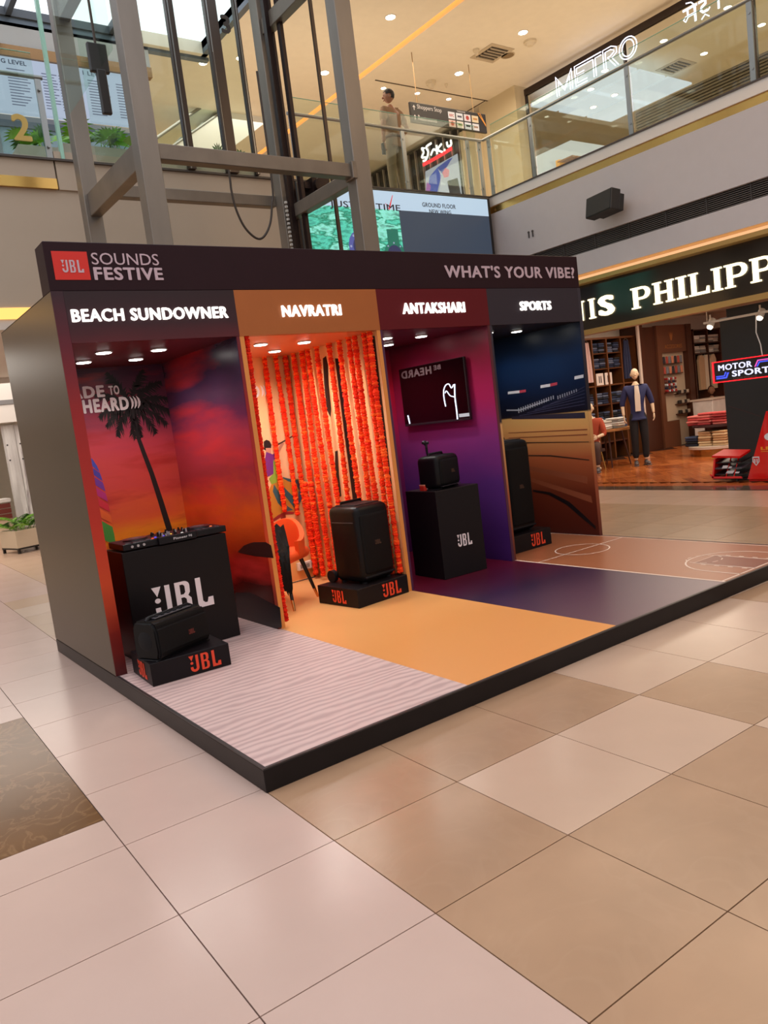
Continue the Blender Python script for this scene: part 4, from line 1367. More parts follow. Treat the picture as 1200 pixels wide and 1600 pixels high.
# prints
sun_back = printed('sunset_print_back', [(.1, (60, 10, 8)), (.55, (150, 34, 14)), (.8, (236, 140, 30)), (1.0, (222, 96, 44)), (1.25, (206, 70, 60)), (1.55, (192, 62, 76)), (1.85, (124, 46, 74)), (2.21, (62, 24, 50))],
                   'Z', .6, 1.5, .4, stretch=(.7, .7, 2.6), streak=((170, 34, 30), 2.2, (.8, .8, 4), (0, rad(10), 0), .85))
sun_side = printed('sunset_print_side', [(.1, (20, 6, 8)), (.42, (90, 16, 12)), (.6, (150, 30, 14)), (.95, (226, 84, 30)), (1.2, (160, 50, 56)), (1.5, (180, 58, 74)), (1.72, (112, 50, 86)), (1.95, (74, 46, 80)), (2.21, (46, 40, 64))],
                   'Z', .65, 1.3, .25, stretch=(.7, .7, 1.8), rot=(rad(-24), 0, 0), streak=((226, 54, 50), 1.4, (.5, .5, 2.6), (rad(-30), 0, 0), .8))
peach = printed('peach_print', [(.1, (232, 166, 100)), (1.2, (238, 196, 150)), (2.21, (236, 182, 122))], 'Z', .4, 1.2, .45)
magenta = printed('magenta_print', [(.1, (60, 14, 60)), (.9, (110, 24, 80)), (1.4, (168, 30, 84)), (1.8, (200, 26, 60)), (2.21, (120, 18, 50))], 'Z', .3, .8, .4)
violet = printed('violet_print', [(.1, (52, 22, 84)), (.8, (86, 44, 118)), (1.25, (130, 50, 120)), (1.6, (166, 36, 88)), (2.0, (150, 30, 66)), (2.21, (96, 36, 60))], 'Z', .45, .9, .35)
stadium = printed('stadium_print', [(.1, (70, 24, 20)), (.55, (104, 44, 28)), (.9, (166, 88, 54)), (1.20, (214, 158, 96)), (1.345, (212, 170, 104)), (1.355, (16, 18, 34)), (1.55, (16, 26, 50)), (1.9, (26, 50, 90)), (2.21, (30, 44, 66))], 'Z', 0.02, 1.0, .3)
navy = printed('navy_print', [(.1, (70, 24, 20)), (1.3, (190, 130, 84)), (1.36, (16, 18, 34)), (2.21, (24, 30, 46))], 'Z', .02, 1.0, .35)
for k, mm in enumerate((sun_back, peach, magenta, navy)):
    x0 = .05 if k == 0 else DX[k - 1][1]
    G().box((x0, BB, HP), (DX[k][0], BB + .004, HO)).put('back_print', mm, st_)
side_prints = []
for k, mm in enumerate((sun_side, peach, violet, stadium)):
    o = G().box((DX[k][0] - .002, .004, HP), (DX[k][0] + .001, BB, HO)).put('side_print', mm, st_)
    side_prints.append(o)
for k, mm in enumerate((peach, magenta, navy)):
    G().box((DX[k][1] - .001, .004, HP), (DX[k][1] + .002, BB, HO)).put('side_print', mm, st_)
G().box((.05, .004, HP), (.053, BB, HO)).put('side_print', sun_side, st_)
# front edges of side wall and dividers
jamb_red = printed('jamb_sunset', [(.1, (70, 10, 14)), (.35, (120, 20, 10)), (.7, (196, 64, 22)), (1.1, (178, 40, 24)), (1.7, (150, 28, 30)), (2.2, (92, 22, 40)), (2.5, (50, 24, 36))], 'Z', .3, 1.4, .45)
G().box((0, -.004, HP), (.072, .002, HT)).put('front_jamb', jamb_red, st_)
G().box((1.18, -.002, HP), (1.204, .004, HO)).put('front_jamb', jamb_red, st_)
G().box((1.204, -.002, HP), (1.238, .004, HO)).put('front_jamb', mat('jamb_orange', (214, 138, 66), .45), st_)
G().box((2.386, -.002, HP), (2.420, .004, HO)).put('front_jamb', mat('jamb_orange', (214, 138, 66), .45), st_)
G().box((2.420, -.002, HP), (2.442, .004, HO)).put('front_jamb', mat('jamb_purple', (70, 24, 62), .45), st_)
jamb3 = printed('jamb_maroon', [(.1, (64, 30, 60)), (1.3, (96, 40, 50)), (2.2, (84, 30, 38))], 'Z', .2, 1, .45)
G().box((3.583, -.002, HP), (3.61, .004, HO)).put('front_jamb', jamb3, st_)
jamb4 = printed('jamb_track', [(.1, (84, 28, 22)), (.7, (150, 76, 46)), (1.34, (206, 160, 100)), (1.36, (28, 24, 36)), (2.2, (52, 48, 60))], 'Z', .02, 1, .45)
G().box((3.61, -.002, HP), (3.634, .004, HO)).put('front_jamb', jamb4, st_)
G().box((4.812, -.002, HP), (4.857, .004, HT)).put('front_jamb', jamb4, st_)
G().box((4.855, .0, HP), (4.858, 1.58, HT)).put('outer_skin', lam, st_)
# header
hd = mat('header_aubergine', (38, 17, 25), .5, spec=0.18, var=.05)
G().box((0, 0, HT), (4.855, .195, HF), .004, 1).put('header_fascia', hd, st_)
slate = mat('header_slate', (52, 46, 54), .5, spec=0.18)
for k, mm in enumerate((printed('header_dusk', [(2.2, (80, 20, 32)), (2.32, (50, 18, 30)), (2.53, (36, 17, 26))], 'Z', .12, 2, .45), mat('header_ochre', (160, 88, 34), .5, var=.03), mat('header_red', (92, 20, 28), .5, spec=0.18), slate)):
    x0, x1 = W[k] + (.072 if k == 0 else 0), W[k + 1] - (.043 if k == 3 else 0)
    G().box((x0, -.006, HO), (x1, .05, HT - .001)).put('header_panel', mm, st_)
# bay ceilings with lights
cm = [mat('bay_ceiling_red', (92, 34, 40), .45), mat('bay_ceiling_orange', (206, 120, 84), .45), mat('bay_ceiling_maroon', (96, 26, 52), .45), mat('bay_ceiling_black', (22, 20, 26), .45)]
for k in range(4):
    x0 = .053 if k == 0 else DX[k - 1][1] + .002
    G().box((x0, .05, HO), (DX[k][0] - .002, BB, HO + .03)).put('bay_ceiling', cm[k], st_)
    for (dx, y) in ((.40, .46), (.79, .46), (.40, .96), (.79, .96)):
        x = W[k] + dx + (.0 if k < 3 else .02)
        l = G().tube((x, y, HO), (x, y, HO - .010), .056, .060, 24).put('bay_light', mat('light_rim', (220, 220, 220), .4), st_)
        G().tube((x, y, HO - .0102), (x, y, HO - .014), .050, .048, 24).put('lens', emit('led_white', (255, 250, 240), 14), l)
        d = bpy.data.lights.new('bay_spot', 'SPOT')
        d.energy = (12, 25, 12, 9)[k]
        d.color = (1.0, .95, .88)
        d.spot_size = rad(150)
        d.spot_blend = .9
        d.shadow_soft_size = .045
        lo = bpy.data.objects.new('bay_spot', d)
        COL.objects.link(lo)
        lo.parent = l
        lo.location = (x, y, HO - .03)
# lettering
lit = emit('letter_lit', (255, 246, 238), 1.7)
pale = mat('letter_mauve', (190, 168, 180), .5)
def htext(body, x0, x1, z0, h, m_, bold, depth=.006, y=-.007, sp=1.0):
    return text('lettering', body, m_, st_, (x0, y, z0), XP, ZP, width=x1 - x0, height=h, bold=bold, depth=depth, spacing=sp)
htext('BEACH SUNDOWNER', .095, 1.135, 2.335, .078, lit, .028, .014)
htext('NAVRATRI', 1.56, 2.07, 2.33, .082, lit, .03, .014)
htext('ANTAKSHARI', 2.66, 3.33, 2.325, .088, lit, .028, .014)
htext('SPORTS', 4.0, 4.41, 2.325, .082, lit, .028, .014)
htext("WHAT'S YOUR VIBE?", 3.16, 4.795, 2.615, .105, pale, .03, .003, -.001)
htext('SOUNDS', .275, .705, 2.685, .072, pale, .0, .003, -.001)
htext('FESTIVE', .275, .72, 2.59, .08, pale, .032, .003, -.001)
o = G().box((.042, -.003, 2.592), (.252, 0, 2.762)).put('logo_panel', mat('logo_red', (206, 34, 22), .5), st_)
ob_ = logo(pale, st_, (.088, -.004, 2.635), XP, ZP, .075, .13)

# ---- flat prints on the back walls: palm, umbrella, slogan, dancer
inkb = mat('print_black', (20, 12, 14), .5)
pb = printed  # keep name short
def wallpoly(name, pix, m_, off=.0, axis='Y', val=BB):
    q = [at(px, py, axis, val) for px, py in pix]
    if axis == 'Y':
        return shape(name, [[(v.x, v.z) for v in q]], m_, st_, (0, val - .0005 - off, 0), XP, ZP, depth=.0006)
    return shape(name, [[(-v.y, v.z) for v in q]], m_, st_, (val - .0025 - off, 0, 0), YN, ZP, depth=.0006)
tr = [at(px, py, 'Y', BB) for px, py in ((266, 832), (251, 783), (237, 740), (224, 706), (216, 684), (212, 664), (207, 640))]
shape('palm_trunk_print', [ribbon([(v.x, v.z) for v in tr], [.052, .046, .040, .036, .032, .028, .024])], inkb, st_, (0, BB - .001, 0), XP, ZP, depth=.0006)
c0 = at(206, 640, 'Y', BB)
rg = random.Random(5)
bmP = G()
def frond2d(g, cx, cz, ang, ln, droop):
    pts = []
    a = ang
    p = [cx, cz]
    n = 12
    for k in range(n + 1):
        pts.append(tuple(p))
        p = [p[0] + math.cos(a) * ln / n, p[1] + math.sin(a) * ln / n]
        a += droop / n
    for k in range(n):
        (x0, z0), (x1, z1) = pts[k], pts[k + 1]
        d = math.atan2(z1 - z0, x1 - x0)
        nx, nz = -math.sin(d), math.cos(d)
        g.poly([(x0 + nx * .006, 0, z0 + nz * .006), (x0 - nx * .006, 0, z0 - nz * .006), (x1 - nx * .005, 0, z1 - nz * .005), (x1 + nx * .005, 0, z1 + nz * .005)])
        for q in (0, .5):
            bx, bz = x0 + (x1 - x0) * q, z0 + (z1 - z0) * q
            for s in (-1, 1):
                la = d + s * rg.uniform(.5, 1.0)
                if s * math.cos(d) > 0: ll = ln * .20
                else: ll = ln * .30
                ll *= math.sin(PI * (.12 + .8 * (k + q) / n)) * rg.uniform(.7, 1.2)
                ex, ez = bx + math.cos(la) * ll, bz + math.sin(la) * ll - ll * .35
                wx, wz = math.cos(d) * .012, math.sin(d) * .012
                g.poly([(bx - wx, -.0001 * k, bz - wz), (bx + wx, -.0001 * k, bz + wz), (ex, -.0001 * k, ez)])
for ang, ln, dr in ((80, .34, -.6), (105, .34, .5), (60, .36, -1.0), (35, .36, -1.1), (12, .36, -.9), (-8, .34, -.9), (130, .32, 1.0), (160, .30, 1.2), (185, .28, 1.0), (-35, .30, -.7), (-75, .26, -.2), (-100, .26, .3), (215, .28, .8)):
    frond2d(bmP, c0.x, c0.z + .02, rad(ang), ln, dr)
bmP.put('palm_crown_print', inkb, st_, M=Matrix.Translation((0, BB - .0012, 0)), fix=False)
ubands = [((60, 70, 170), 718, 738), ((70, 60, 160), 738, 752), ((110, 50, 150), 752, 768), ((180, 40, 120), 768, 784), ((206, 40, 60), 784, 800), ((226, 100, 40), 800, 818), ((70, 150, 60), 818, 852)]
def ux(y): return 141 + 40 * min(1, ((y - 716) / 135)) ** .55
for k, (c, y0, y1) in enumerate(ubands):
    wallpoly('parasol_band_print', [(118, y0 - 26), (ux(y0), y0 + (y0 - 718) * .05), (ux((y0 + y1) / 2), (y0 + y1) / 2), (ux(y1), y1), (124, y1 - 26)], mat('parasol_%d' % k, c, .5), .001 + .0004 * k)
slog = mat('slogan_white', (232, 224, 226), .5)
def slogan(dx):
    y = BB - .002
    text('slogan_print', 'MADE', slog, st_, (.29 + dx, y, 1.975), XP, ZP, width=.375, height=.095, bold=.05, depth=.0008)
    text('slogan_print', 'TO', slog, st_, (.70 + dx, y, 1.985), XP, ZP, width=.085, height=.075, bold=.04, depth=.0008)
    text('slogan_print', 'BE', slog, st_, (.29 + dx, y, 1.87), XP, ZP, width=.15, height=.06, bold=.05, depth=.0008)
    text('slogan_print', 'HEARD', slog, st_, (.475 + dx, y, 1.855), XP, ZP, width=.37, height=.11, bold=.05, depth=.0008)
    for k in range(3):
        x = .86 + dx + k * .028
        shape('slogan_wave_print', [ribbon([(x, 1.86), (x + .014, 1.885), (x + .018, 1.91), (x + .014, 1.935), (x, 1.96)], [.004, .016, .02, .016, .004])], slog, st_, (0, y, 0), XP, ZP, depth=.0008)
for dx in (0, 1.21): slogan(dx)
# hill silhouette and reflections on the first divider
wallpoly('hill_print', [(372, 862), (382, 852), (390, 849), (397, 847), (416, 847), (424, 852), (428, 872), (400, 869), (376, 864)], mat('print_hill', (48, 14, 12), .5), 0, 'X', 1.18)
wallpoly('shore_print', [(368, 926), (392, 926), (438, 949), (441, 980), (400, 985), (372, 985)], mat('print_shore', (16, 14, 20), .4), .0, 'X', 1.18)
# stadium details on the last divider
D4 = 4.82
pwm = mat('print_white', (214, 216, 224), .5)
for (x0, y0, x1, y1, h, c) in ((794, 612, 812, 610, 4, 0), (812, 610, 822, 608.5, 4, 1), (845, 602, 860, 599.5, 4.5, 0), (860, 599.5, 871, 597, 4.5, 1), (898, 588, 912, 585, 5, 0)):
    wallpoly('banner_print', [(x0, y0), (x1, y1), (x1, y1 + h), (x0, y0 + h)], pwm if c == 0 else mat('print_crimson', (176, 60, 80), .5), .001, 'X', D4)
for k in range(26):
    f = k / 25
    if .60 < f < .68: continue
    x = 810 + 90 * f
    y = 641 - 33 * f + (-3 if f < .62 else 0)
    wallpoly('stand_post_print', [(x, y), (x + 1.4, y - .4), (x + 1.8, y + 7 - 3 * f), (x + .4, y + 7.4 - 3 * f)], mat('print_grey', (160, 164, 178), .5), .001, 'X', D4)
wallpoly('stand_roof_print', [(792, 640), (812, 640), (858, 624), (858, 625.5), (812, 642), (792, 642)], mat('print_grey', (160, 164, 178), .5), .0014, 'X', D4)
for k in range(6):
    wallpoly('seat_row_print', [(812 + k * 12, 649 - k * 4.6), (914, 631 - k * 5.5), (914, 631.8 - k * 5.5), (812 + k * 12, 650 - k * 4.6)], mat('print_dusk', (60, 62, 92), .5), .001, 'X', D4)
wallpoly('stand_base_print', [(800, 651), (914, 644), (915, 653.5), (800, 655)], mat('print_base', (40, 36, 56), .5), .0012, 'X', D4)
dk = mat('track_line', (40, 26, 24), .5)
wallpoly('track_line_print', [(822, 691), (920, 690), (921, 691), (822, 692.5)], dk, .001, 'X', D4)
wallpoly('track_line_print', [(826, 711), (860, 711), (921, 718), (921, 719.5), (860, 713), (826, 712.5)], dk, .001, 'X', D4)
wallpoly('track_line_print', [(833, 765), (860, 769), (890, 784), (912, 804), (931, 822), (931, 827), (908, 808), (886, 789), (858, 773), (833, 768)], mat('track_curve', (14, 14, 20), .4), .0014, 'X', D4)
for k, (a, b2, c, d2) in enumerate(((676, 670, 677, 672), (684, 678, 685, 680), (722, 745, 727, 756), (736, 775, 740, 786))):
    wallpoly('track_tone_print', [(795, a), (918 if k < 3 else 924, b2), (918 if k < 3 else 926, d2), (795, c)], mat('track_tone', (138, 72, 46) if k < 2 else (138, 72, 46), .5), .0005, 'X', D4)
# dancer
def dan(pix, c, off, name='dancer_print'): wallpoly(name, pix, mat('dancer_%d_%d_%d' % c, c, .55), off)
dan([(412, 690), (416, 687), (421, 689), (424, 695), (423, 702), (418, 706), (412, 702)], (26, 16, 18), .001)
dan([(415, 700), (423, 700), (424, 712), (416, 712)], (196, 140, 116), .0012)
dan([(416, 706), (426, 710), (430, 722), (428, 740), (418, 745), (412, 725)], (116, 44, 130), .0015)
dan([(424, 712), (431, 705), (433, 710), (428, 720)], (116, 44, 130), .0018)
dan([(430, 705), (441, 691), (444, 693), (434, 710)], (196, 140, 116), .0018)
dan([(433, 694), (458, 680), (459, 681.5), (434, 696)], (60, 36, 30), .002)
dan([(427, 718), (432, 724), (435, 742), (432, 754), (424, 757), (420, 748), (427, 740)], (140, 176, 60), .002)
dan([(432, 743), (445, 748), (466, 748), (472, 758), (474, 772), (468, 790), (458, 801), (446, 799), (434, 806), (425, 812), (418, 800), (418, 770), (424, 757)], (196, 132, 44), .0014)
for k, (c, q) in enumerate((((52, 92, 104), [(436, 744), (452, 748), (466, 750), (464, 756), (450, 752)]), ((52, 92, 104), [(428, 757), (436, 770), (448, 790), (458, 797), (446, 799), (434, 786), (426, 768)]),
                            ((52, 92, 104), [(434, 750), (448, 766), (462, 780), (468, 786), (460, 794), (446, 776)]), ((70, 40, 60), [(464, 748), (468, 756), (468, 768), (464, 760)]), ((70, 80, 110), [(466, 768), (474, 762), (472, 780), (466, 788)]))):
    dan(q, c, .0022 + .0002 * k)
dan([(425, 812), (434, 805), (446, 799), (460, 800), (458, 803), (446, 804), (434, 811), (427, 815)], (150, 40, 40), .003)
dan([(438, 806), (446, 803), (447, 818), (440, 820)], (150, 60, 50), .0016)
# black dandiya figures printed on the second divider, glimpsed between the garlands
for q in ([(437, 570), (441, 566), (444, 572), (447, 590), (452, 620), (456, 645), (453, 652), (446, 638), (440, 610), (436, 585)],
          [(505, 560), (510, 556), (513, 570), (514, 600), (518, 640), (517, 652), (511, 640), (507, 600)],
          [(458, 705), (463, 703), (466, 730), (470, 752), (465, 760), (459, 740)],
          [(524, 705), (528, 704), (530, 740), (534, 775), (528, 778), (524, 745)],
          [(470, 800), (478, 798), (480, 815), (482, 832), (476, 836), (470, 820)]):
    wallpoly('silhouette_print', q, inkb, .001, 'X', 2.395)
for a_, b2 in (((524, 560), (552, 782)), ((578, 525), (622, 900))):
    wallpoly('dark_band_print', [a_, (a_[0] + 8, a_[1]), (b2[0] + 7, b2[1]), b2], inkb, .0008, 'X', 2.395)
# header and misc cables: white socket strip
so = thing('socket_strip', 'white power socket strip low on the wall behind the orange chair', 'socket', (2.18, 1.43, .20))
G().box((0, -.02, 0), (.20, .02, .075), .004, 1).put('body', mat('socket_white', (226, 220, 210), .45), so)
for k in range(3):
    G().box((.02 + k * .06, -.024, .02), (.06 + k * .06, -.02, .055)).put('outlet', mat('socket_grey', (150, 146, 140), .5), so)
G().path([(2.38, 1.41, .24), (2.34, 1.36, .20), (2.30, 1.34, .125), (2.0, 1.36, .118)], .006, 6).put('power_cable', mat('black_plastic', (30, 29, 30)), so, M=Matrix.Translation((-2.18, -1.43, -.20)))
# ================================================================== GARLANDS
flower_m = island('marigold', [(206, 26, 8), (246, 60, 14), (236, 44, 12), (255, 104, 34), (226, 36, 12)], .8, .2, 90)
flower_d = island('marigold_deep', [(196, 20, 8), (236, 44, 14), (214, 32, 10)], .8, .2, 90)
def bloom(g, c, r, tilt):
    """ruffled marigold head: stacked wavy discs"""
    nu = 12
    rows = []
    prof = ((.35, .75), (.82, .55), (1.0, .12), (.92, -.25), (.70, -.55), (.3, -.75))
    ph = random.uniform(0, 6)
    for a, (rr, zz) in enumerate(prof):
        row = []
        for i in range(nu):
            th = 2 * PI * i / nu
            k = 1 + .14 * math.sin(th * 5 + ph + a * 1.7) + random.uniform(-.07, .07)
            row.append(g.bm.verts.new((c[0] + math.cos(th) * r * rr * k, c[1] + math.sin(th) * r * rr * k, c[2] + r * .8 * zz + random.uniform(-.12, .12) * r + tilt * math.cos(th + ph) * r)))
        rows.append(row)
    g.bm.faces.new(rows[0][::-1])
    g.bm.faces.new(rows[-1])
    for A, B in zip(rows, rows[1:]):
        for i in range(nu): g.bm.faces.new((A[i], A[(i + 1) % nu], B[(i + 1) % nu], B[i]))
def garland(x, y, z0, z1, label, r=.022, sway=.01, mm=None, bulge=None):
    t = thing('marigold_garland', label, 'garland', (x, y, z0), 0, 'orange marigold garlands hung in the second bay')
    g = G()
    z = z0
    ph = random.uniform(0, 6)
    while z > z1:
        rr = r * random.uniform(.82, 1.15)
        g2 = (sway * math.sin(z * 2.2 + ph), sway * math.cos(z * 1.7 + ph))
        bloom(g, (g2[0], g2[1], z - z0), rr, random.uniform(-.15, .15))
        z -= rr * random.uniform(.72, .98)
    g.put('blooms', mm or flower_m, t, kind='stuff')
    G().tube((0, 0, 0), (0, 0, z1 - z0), .002, .002, 5).put('thread', mat('thread', (120, 60, 30), .8), t)
    if bulge: pass
    return t
gy = [(1.40, .14, 'closest to the back corner'), (1.25, .42, 'second from the back corner'), (1.10, .16, 'third from the back corner'), (.98, .13, 'fourth from the back corner'), (.83, .13, 'behind the left side of the tall loudspeaker'),
      (.64, .13, 'just left of the tall loudspeaker top'), (.47, .40, 'ending behind the loudspeaker top, beside the black band'), (.33, .30, 'above the middle of the loudspeaker'), (.235, .30, 'above the right half of the loudspeaker'),
      (.11, .20, 'second from the front edge, right of the loudspeaker'), (.03, .27, 'at the front edge of the divider')]
for k, (y, z1, lb) in enumerate(gy):
    garland(2.345, y + .01, 2.205, z1, 'orange marigold garland on the divider, ' + lb, r=.025 if k < 3 else .0235, mm=flower_m if k % 3 else flower_m)
for k, (x, z1, lb) in enumerate(((2.12, .78, 'leftmost on the back wall, over the printed dancer'), (2.24, .74, 'on the back wall, right of the printed dancer'))):
    p = at((430, 447)[k], (560, 558)[k], 'Y', 1.40)
    garland(x + .0, 1.40, 2.205, z1, 'orange marigold garland ' + lb, r=.024)
garland(2.30, 1.30, 1.02, .15, 'short orange marigold garland bunched low beside the chair, nearer the back', r=.025)
garland(2.31, 1.18, 1.02, .15, 'short orange marigold garland bunched low beside the chair, nearer the front', r=.025)
garland(1.262, .02, 2.205, .15, 'red orange marigold garland along the left front edge of the second bay', r=.019, mm=flower_d)

# ================================================================== LOUDSPEAKERS
spk = mat('speaker_black', (14, 13, 16), .35, spec=0.18, bump=.05, bs=200)
gri = mat('speaker_grille', (11, 10, 12), .55, spec=0.18, bump=.9, bs=700)
rub = mat('speaker_rubber', (24, 24, 28), .5, spec=0.18)
wlogo = mat('logo_white', (236, 222, 226), .5)
ologo = mat('logo_orange', (226, 66, 34), .5)
dlogo = mat('logo_dim', (84, 58, 44), .5)
def party_box(name, label, loc, rz, w_, d_, h_, wheels=False, glow=None):
    t = thing(name, label, 'speaker', loc, rz)
    b = .055
    G().box((-w_ / 2, -d_ / 2, .012), (w_ / 2, d_ / 2, h_), b, 4).put('cabinet', spk, t, smooth=True)
    G().box((-w_ / 2 + .028, -d_ / 2 - .010, .07), (w_ / 2 - .028, -d_ / 2 + .03, h_ - .065), .026, 3).put('front_grille', gri, t, smooth=True)
    G().box((-w_ / 2 + .02, -d_ / 2 - .004, .045), (w_ / 2 - .02, -d_ / 2 + .03, .062), .004, 1).put('bumper_line', rub, t)
    G().box((-w_ / 2 - .004, -d_ / 2 + .05, h_ - .13), (w_ / 2 + .004, d_ / 2 - .05, h_ - .122), .003, 1).put('seam', mat('speaker_seam', (60, 58, 64), .3, .4), t)
    G().box((-w_ / 2 + .05, -d_ / 2 + .06, h_ - .002), (w_ / 2 - .05, d_ / 2 - .06, h_ + .006), .004, 2).put('control_top', rub, t)
    G().path([(-w_ * .3, d_ * .2, h_), (-w_ * .3, d_ * .2, h_ + .022), (w_ * .3, d_ * .2, h_ + .022), (w_ * .3, d_ * .2, h_)], .011, 8).put('handle', spk, t, smooth=True)
    for sx in (-1, 1):
        for sy in (-1, 1):
            G().tube((sx * w_ * .36, sy * d_ * .34, 0), (sx * w_ * .36, sy * d_ * .34, .014), .022, .022, 12).put('foot', rub, t)
    logo(glow or dlogo, t, (-.03, -d_ / 2 - .0115, h_ * .48), XP, ZP, .035, .065, .001)
    if wheels:
        for sx in (-1, 1):
            G().tube((sx * (w_ / 2 - .03), d_ / 2 + .035, .05), (sx * (w_ / 2 + .008), d_ / 2 + .035, .05), .05, .05, 20).put('wheel', rub, t, smooth=True)
        G().tube((-w_ / 2, d_ / 2 + .035, .05), (w_ / 2, d_ / 2 + .035, .05), .012).put('axle', spk, t)
    return t
def plinth(label, loc, rz, w_, d_, h_, m_, front=True, side=True):
    t = thing('display_plinth', label, 'plinth', loc, rz)
    G().box((0, 0, 0), (w_, d_, h_), .003, 1).put('body', mat('plinth_black', (22, 17, 20), .42, spec=0.18), t)
    if front: logo(m_, t, (w_ * .47, -.0015, h_ * .15), XP, ZP, h_ * .72, .20)
    if side: logo(m_, t, (-.0015, d_ * .63, h_ * .17), YN, ZP, h_ * .68, .17)
    return t
plinth('low black plinth with orange lettering at the left end, under the oblong speaker', (.085, -.45, HP), rad(-3), .50, .43, .142, ologo)
plinth('low black plinth with orange lettering in the garland bay', (1.842, -.08, HP), rad(6.5), .54, .50, .147, ologo)
plinth('low black plinth with orange lettering in the sports bay', (3.80, .20, HP), rad(2), .56, .48, .165, ologo, side=False)
party_box('party_speaker', 'tall black loudspeaker with wheels on the plinth among the garlands', (2.12, .19, HP + .147), rad(8), .36, .36, .62, True)
party_box('party_speaker', 'tall black loudspeaker against the stadium print', (4.06, .46, HP + .165), rad(4), .38, .36, .89)

# DJ counter with the big white logo
t = thing('display_counter', 'black counter with large white logo, standing in the beach bay', 'counter', (.20, .14, HP))
G().box((0, 0, 0), (.745, .36, .752), .003, 1).put('body', mat('counter_black', (21, 16, 18), .38, spec=0.18), t)
a, b_ = at(241, 952, 'Y', .14), at(335, 945, 'Y', .14)
za, zb = at(290, 955, 'Y', .14), at(303, 904, 'Y', .14)
logo(wlogo, t, (a.x - .20, -.002, za.z - HP), XP, ZP, zb.z - za.z, b_.x - a.x)
# DJ controller
dj = thing('dj_controller', 'black two deck disc jockey controller lying on the counter', 'controller', (.22, .13, HP + .752))
djm = mat('dj_black', (24, 22, 26), .35, spec=0.18)
G().box((0, .02, .008), (.74, .34, .052), .006, 2).put('chassis', djm, dj)
G().box((.235, -.012, .008), (.505, .02, .058), .004, 1).put('front_bar', djm, dj)
text('lettering', 'Pioneer', mat('dj_letter', (200, 196, 200), .5), dj, (.335, -.014, .026), XP, ZP, width=.10, height=.016, bold=.03, depth=.001)
text('lettering', 'DJ', mat('dj_letter', (200, 196, 200), .5), dj, (.445, -.014, .026), XP, ZP, width=.022, height=.016, bold=.03, depth=.001)
for x in (.14, .60):
    j = G().tube((x, .19, .052), (x, .19, .064), .085, .083, 32).put('jog_wheel', mat('jog_grey', (44, 42, 48), .3, .4), dj, smooth=False)
    G().tube((x, .19, .064), (x, .19, .066), .045, .045, 24).put('jog_centre', mat('jog_centre', (90, 88, 96), .3, .3), j)
rr = random.Random(8)
for k in range(26):
    x, y = rr.uniform(.25, .50), rr.uniform(.05, .32)
    G().tube((x, y, .052), (x, y, .052 + rr.uniform(.012, .03)), .008, .006, 10).put('knob', [djm, mat('knob_silver', (170, 166, 170), .3, .6)][k % 3 == 0], dj)
for k, c in enumerate(((255, 90, 40), (90, 90, 255), (255, 200, 90), (255, 250, 240), (120, 100, 255), (255, 120, 60))):
    x = (.21, .24, .36, .42, .30, .66)[k]
    G().box((x, .05 + .03 * (k % 3), .052), (x + .014, .062 + .03 * (k % 3), .058)).put('pad_light', emit('pad_%d' % k, c, .9), dj)
for x0 in (.03, .53):
    for r in range(2):
        for c in range(4):
            G().box((x0 + c * .045, .035 + r * .022, .052), (x0 + .03 + c * .045, .05 + r * .022, .056)).put('pad', mat('pad_grey', (66, 62, 70), .4), dj)
for k in range(3):
    G().tube((.06 + k * .04, .02, .03), (.06 + k * .04, .012, .03), .009, .009, 12).put('jack_socket', mat('knob_silver', (170, 166, 170), .3, .6), dj)

# oblong speaker on the first plinth
t = thing('portable_speaker', 'oblong black portable speaker with top handle on the leftmost plinth', 'speaker', (.305, -.285, HP + .142), rad(22))
prof = [(-.095, 0), (.095, 0), (.112, .05), (.106, .19), (.085, .24), (-.078, .24), (-.106, .19), (-.112, .05)]
g = G().prism([(-.215, y, z) for y, z in prof], (.43, 0, 0))
es_ = [e for e in g.bm.edges]
bmesh.ops.bevel(g.bm, geom=es_, offset=.016, segments=3, affect='EDGES')
g.put('cabinet', spk, t, smooth=True)
g = G().prism([(-.20, -.108, .03), (-.20, -.1165, .05), (-.20, -.1085, .19), (-.20, -.09, .20)], (.40, 0, 0))
g.put('front_grille', gri, t)
G().path([(-.19, 0, .235), (-.16, 0, .252), (.16, 0, .252), (.19, 0, .235)], .012, 8).put('handle', rub, t, smooth=True)
G().box((-.15, -.045, .243), (.15, .045, .249), .002, 1).put('control_strip', mat('strip_grey', (70, 68, 74), .35), t)
for k in range(5): G().tube((-.12 + k * .05, -.02, .249), (-.12 + k * .05, -.02, .255), .012, .012, 14).put('button', rub, t)
G().box((-.222, -.09, -.0), (.222, .09, .008), .003, 1).put('base_plinth', rub, t)
G().tube((-.2152, .0, .12), (-.2175, .0, .12), .06, .05, 24).put('side_radiator', rub, t, smooth=True)
logo(mat('logo_rust', (120, 50, 44), .5), t, (.03, -.1175, .095), XP, ZP, .03, .05, .001)

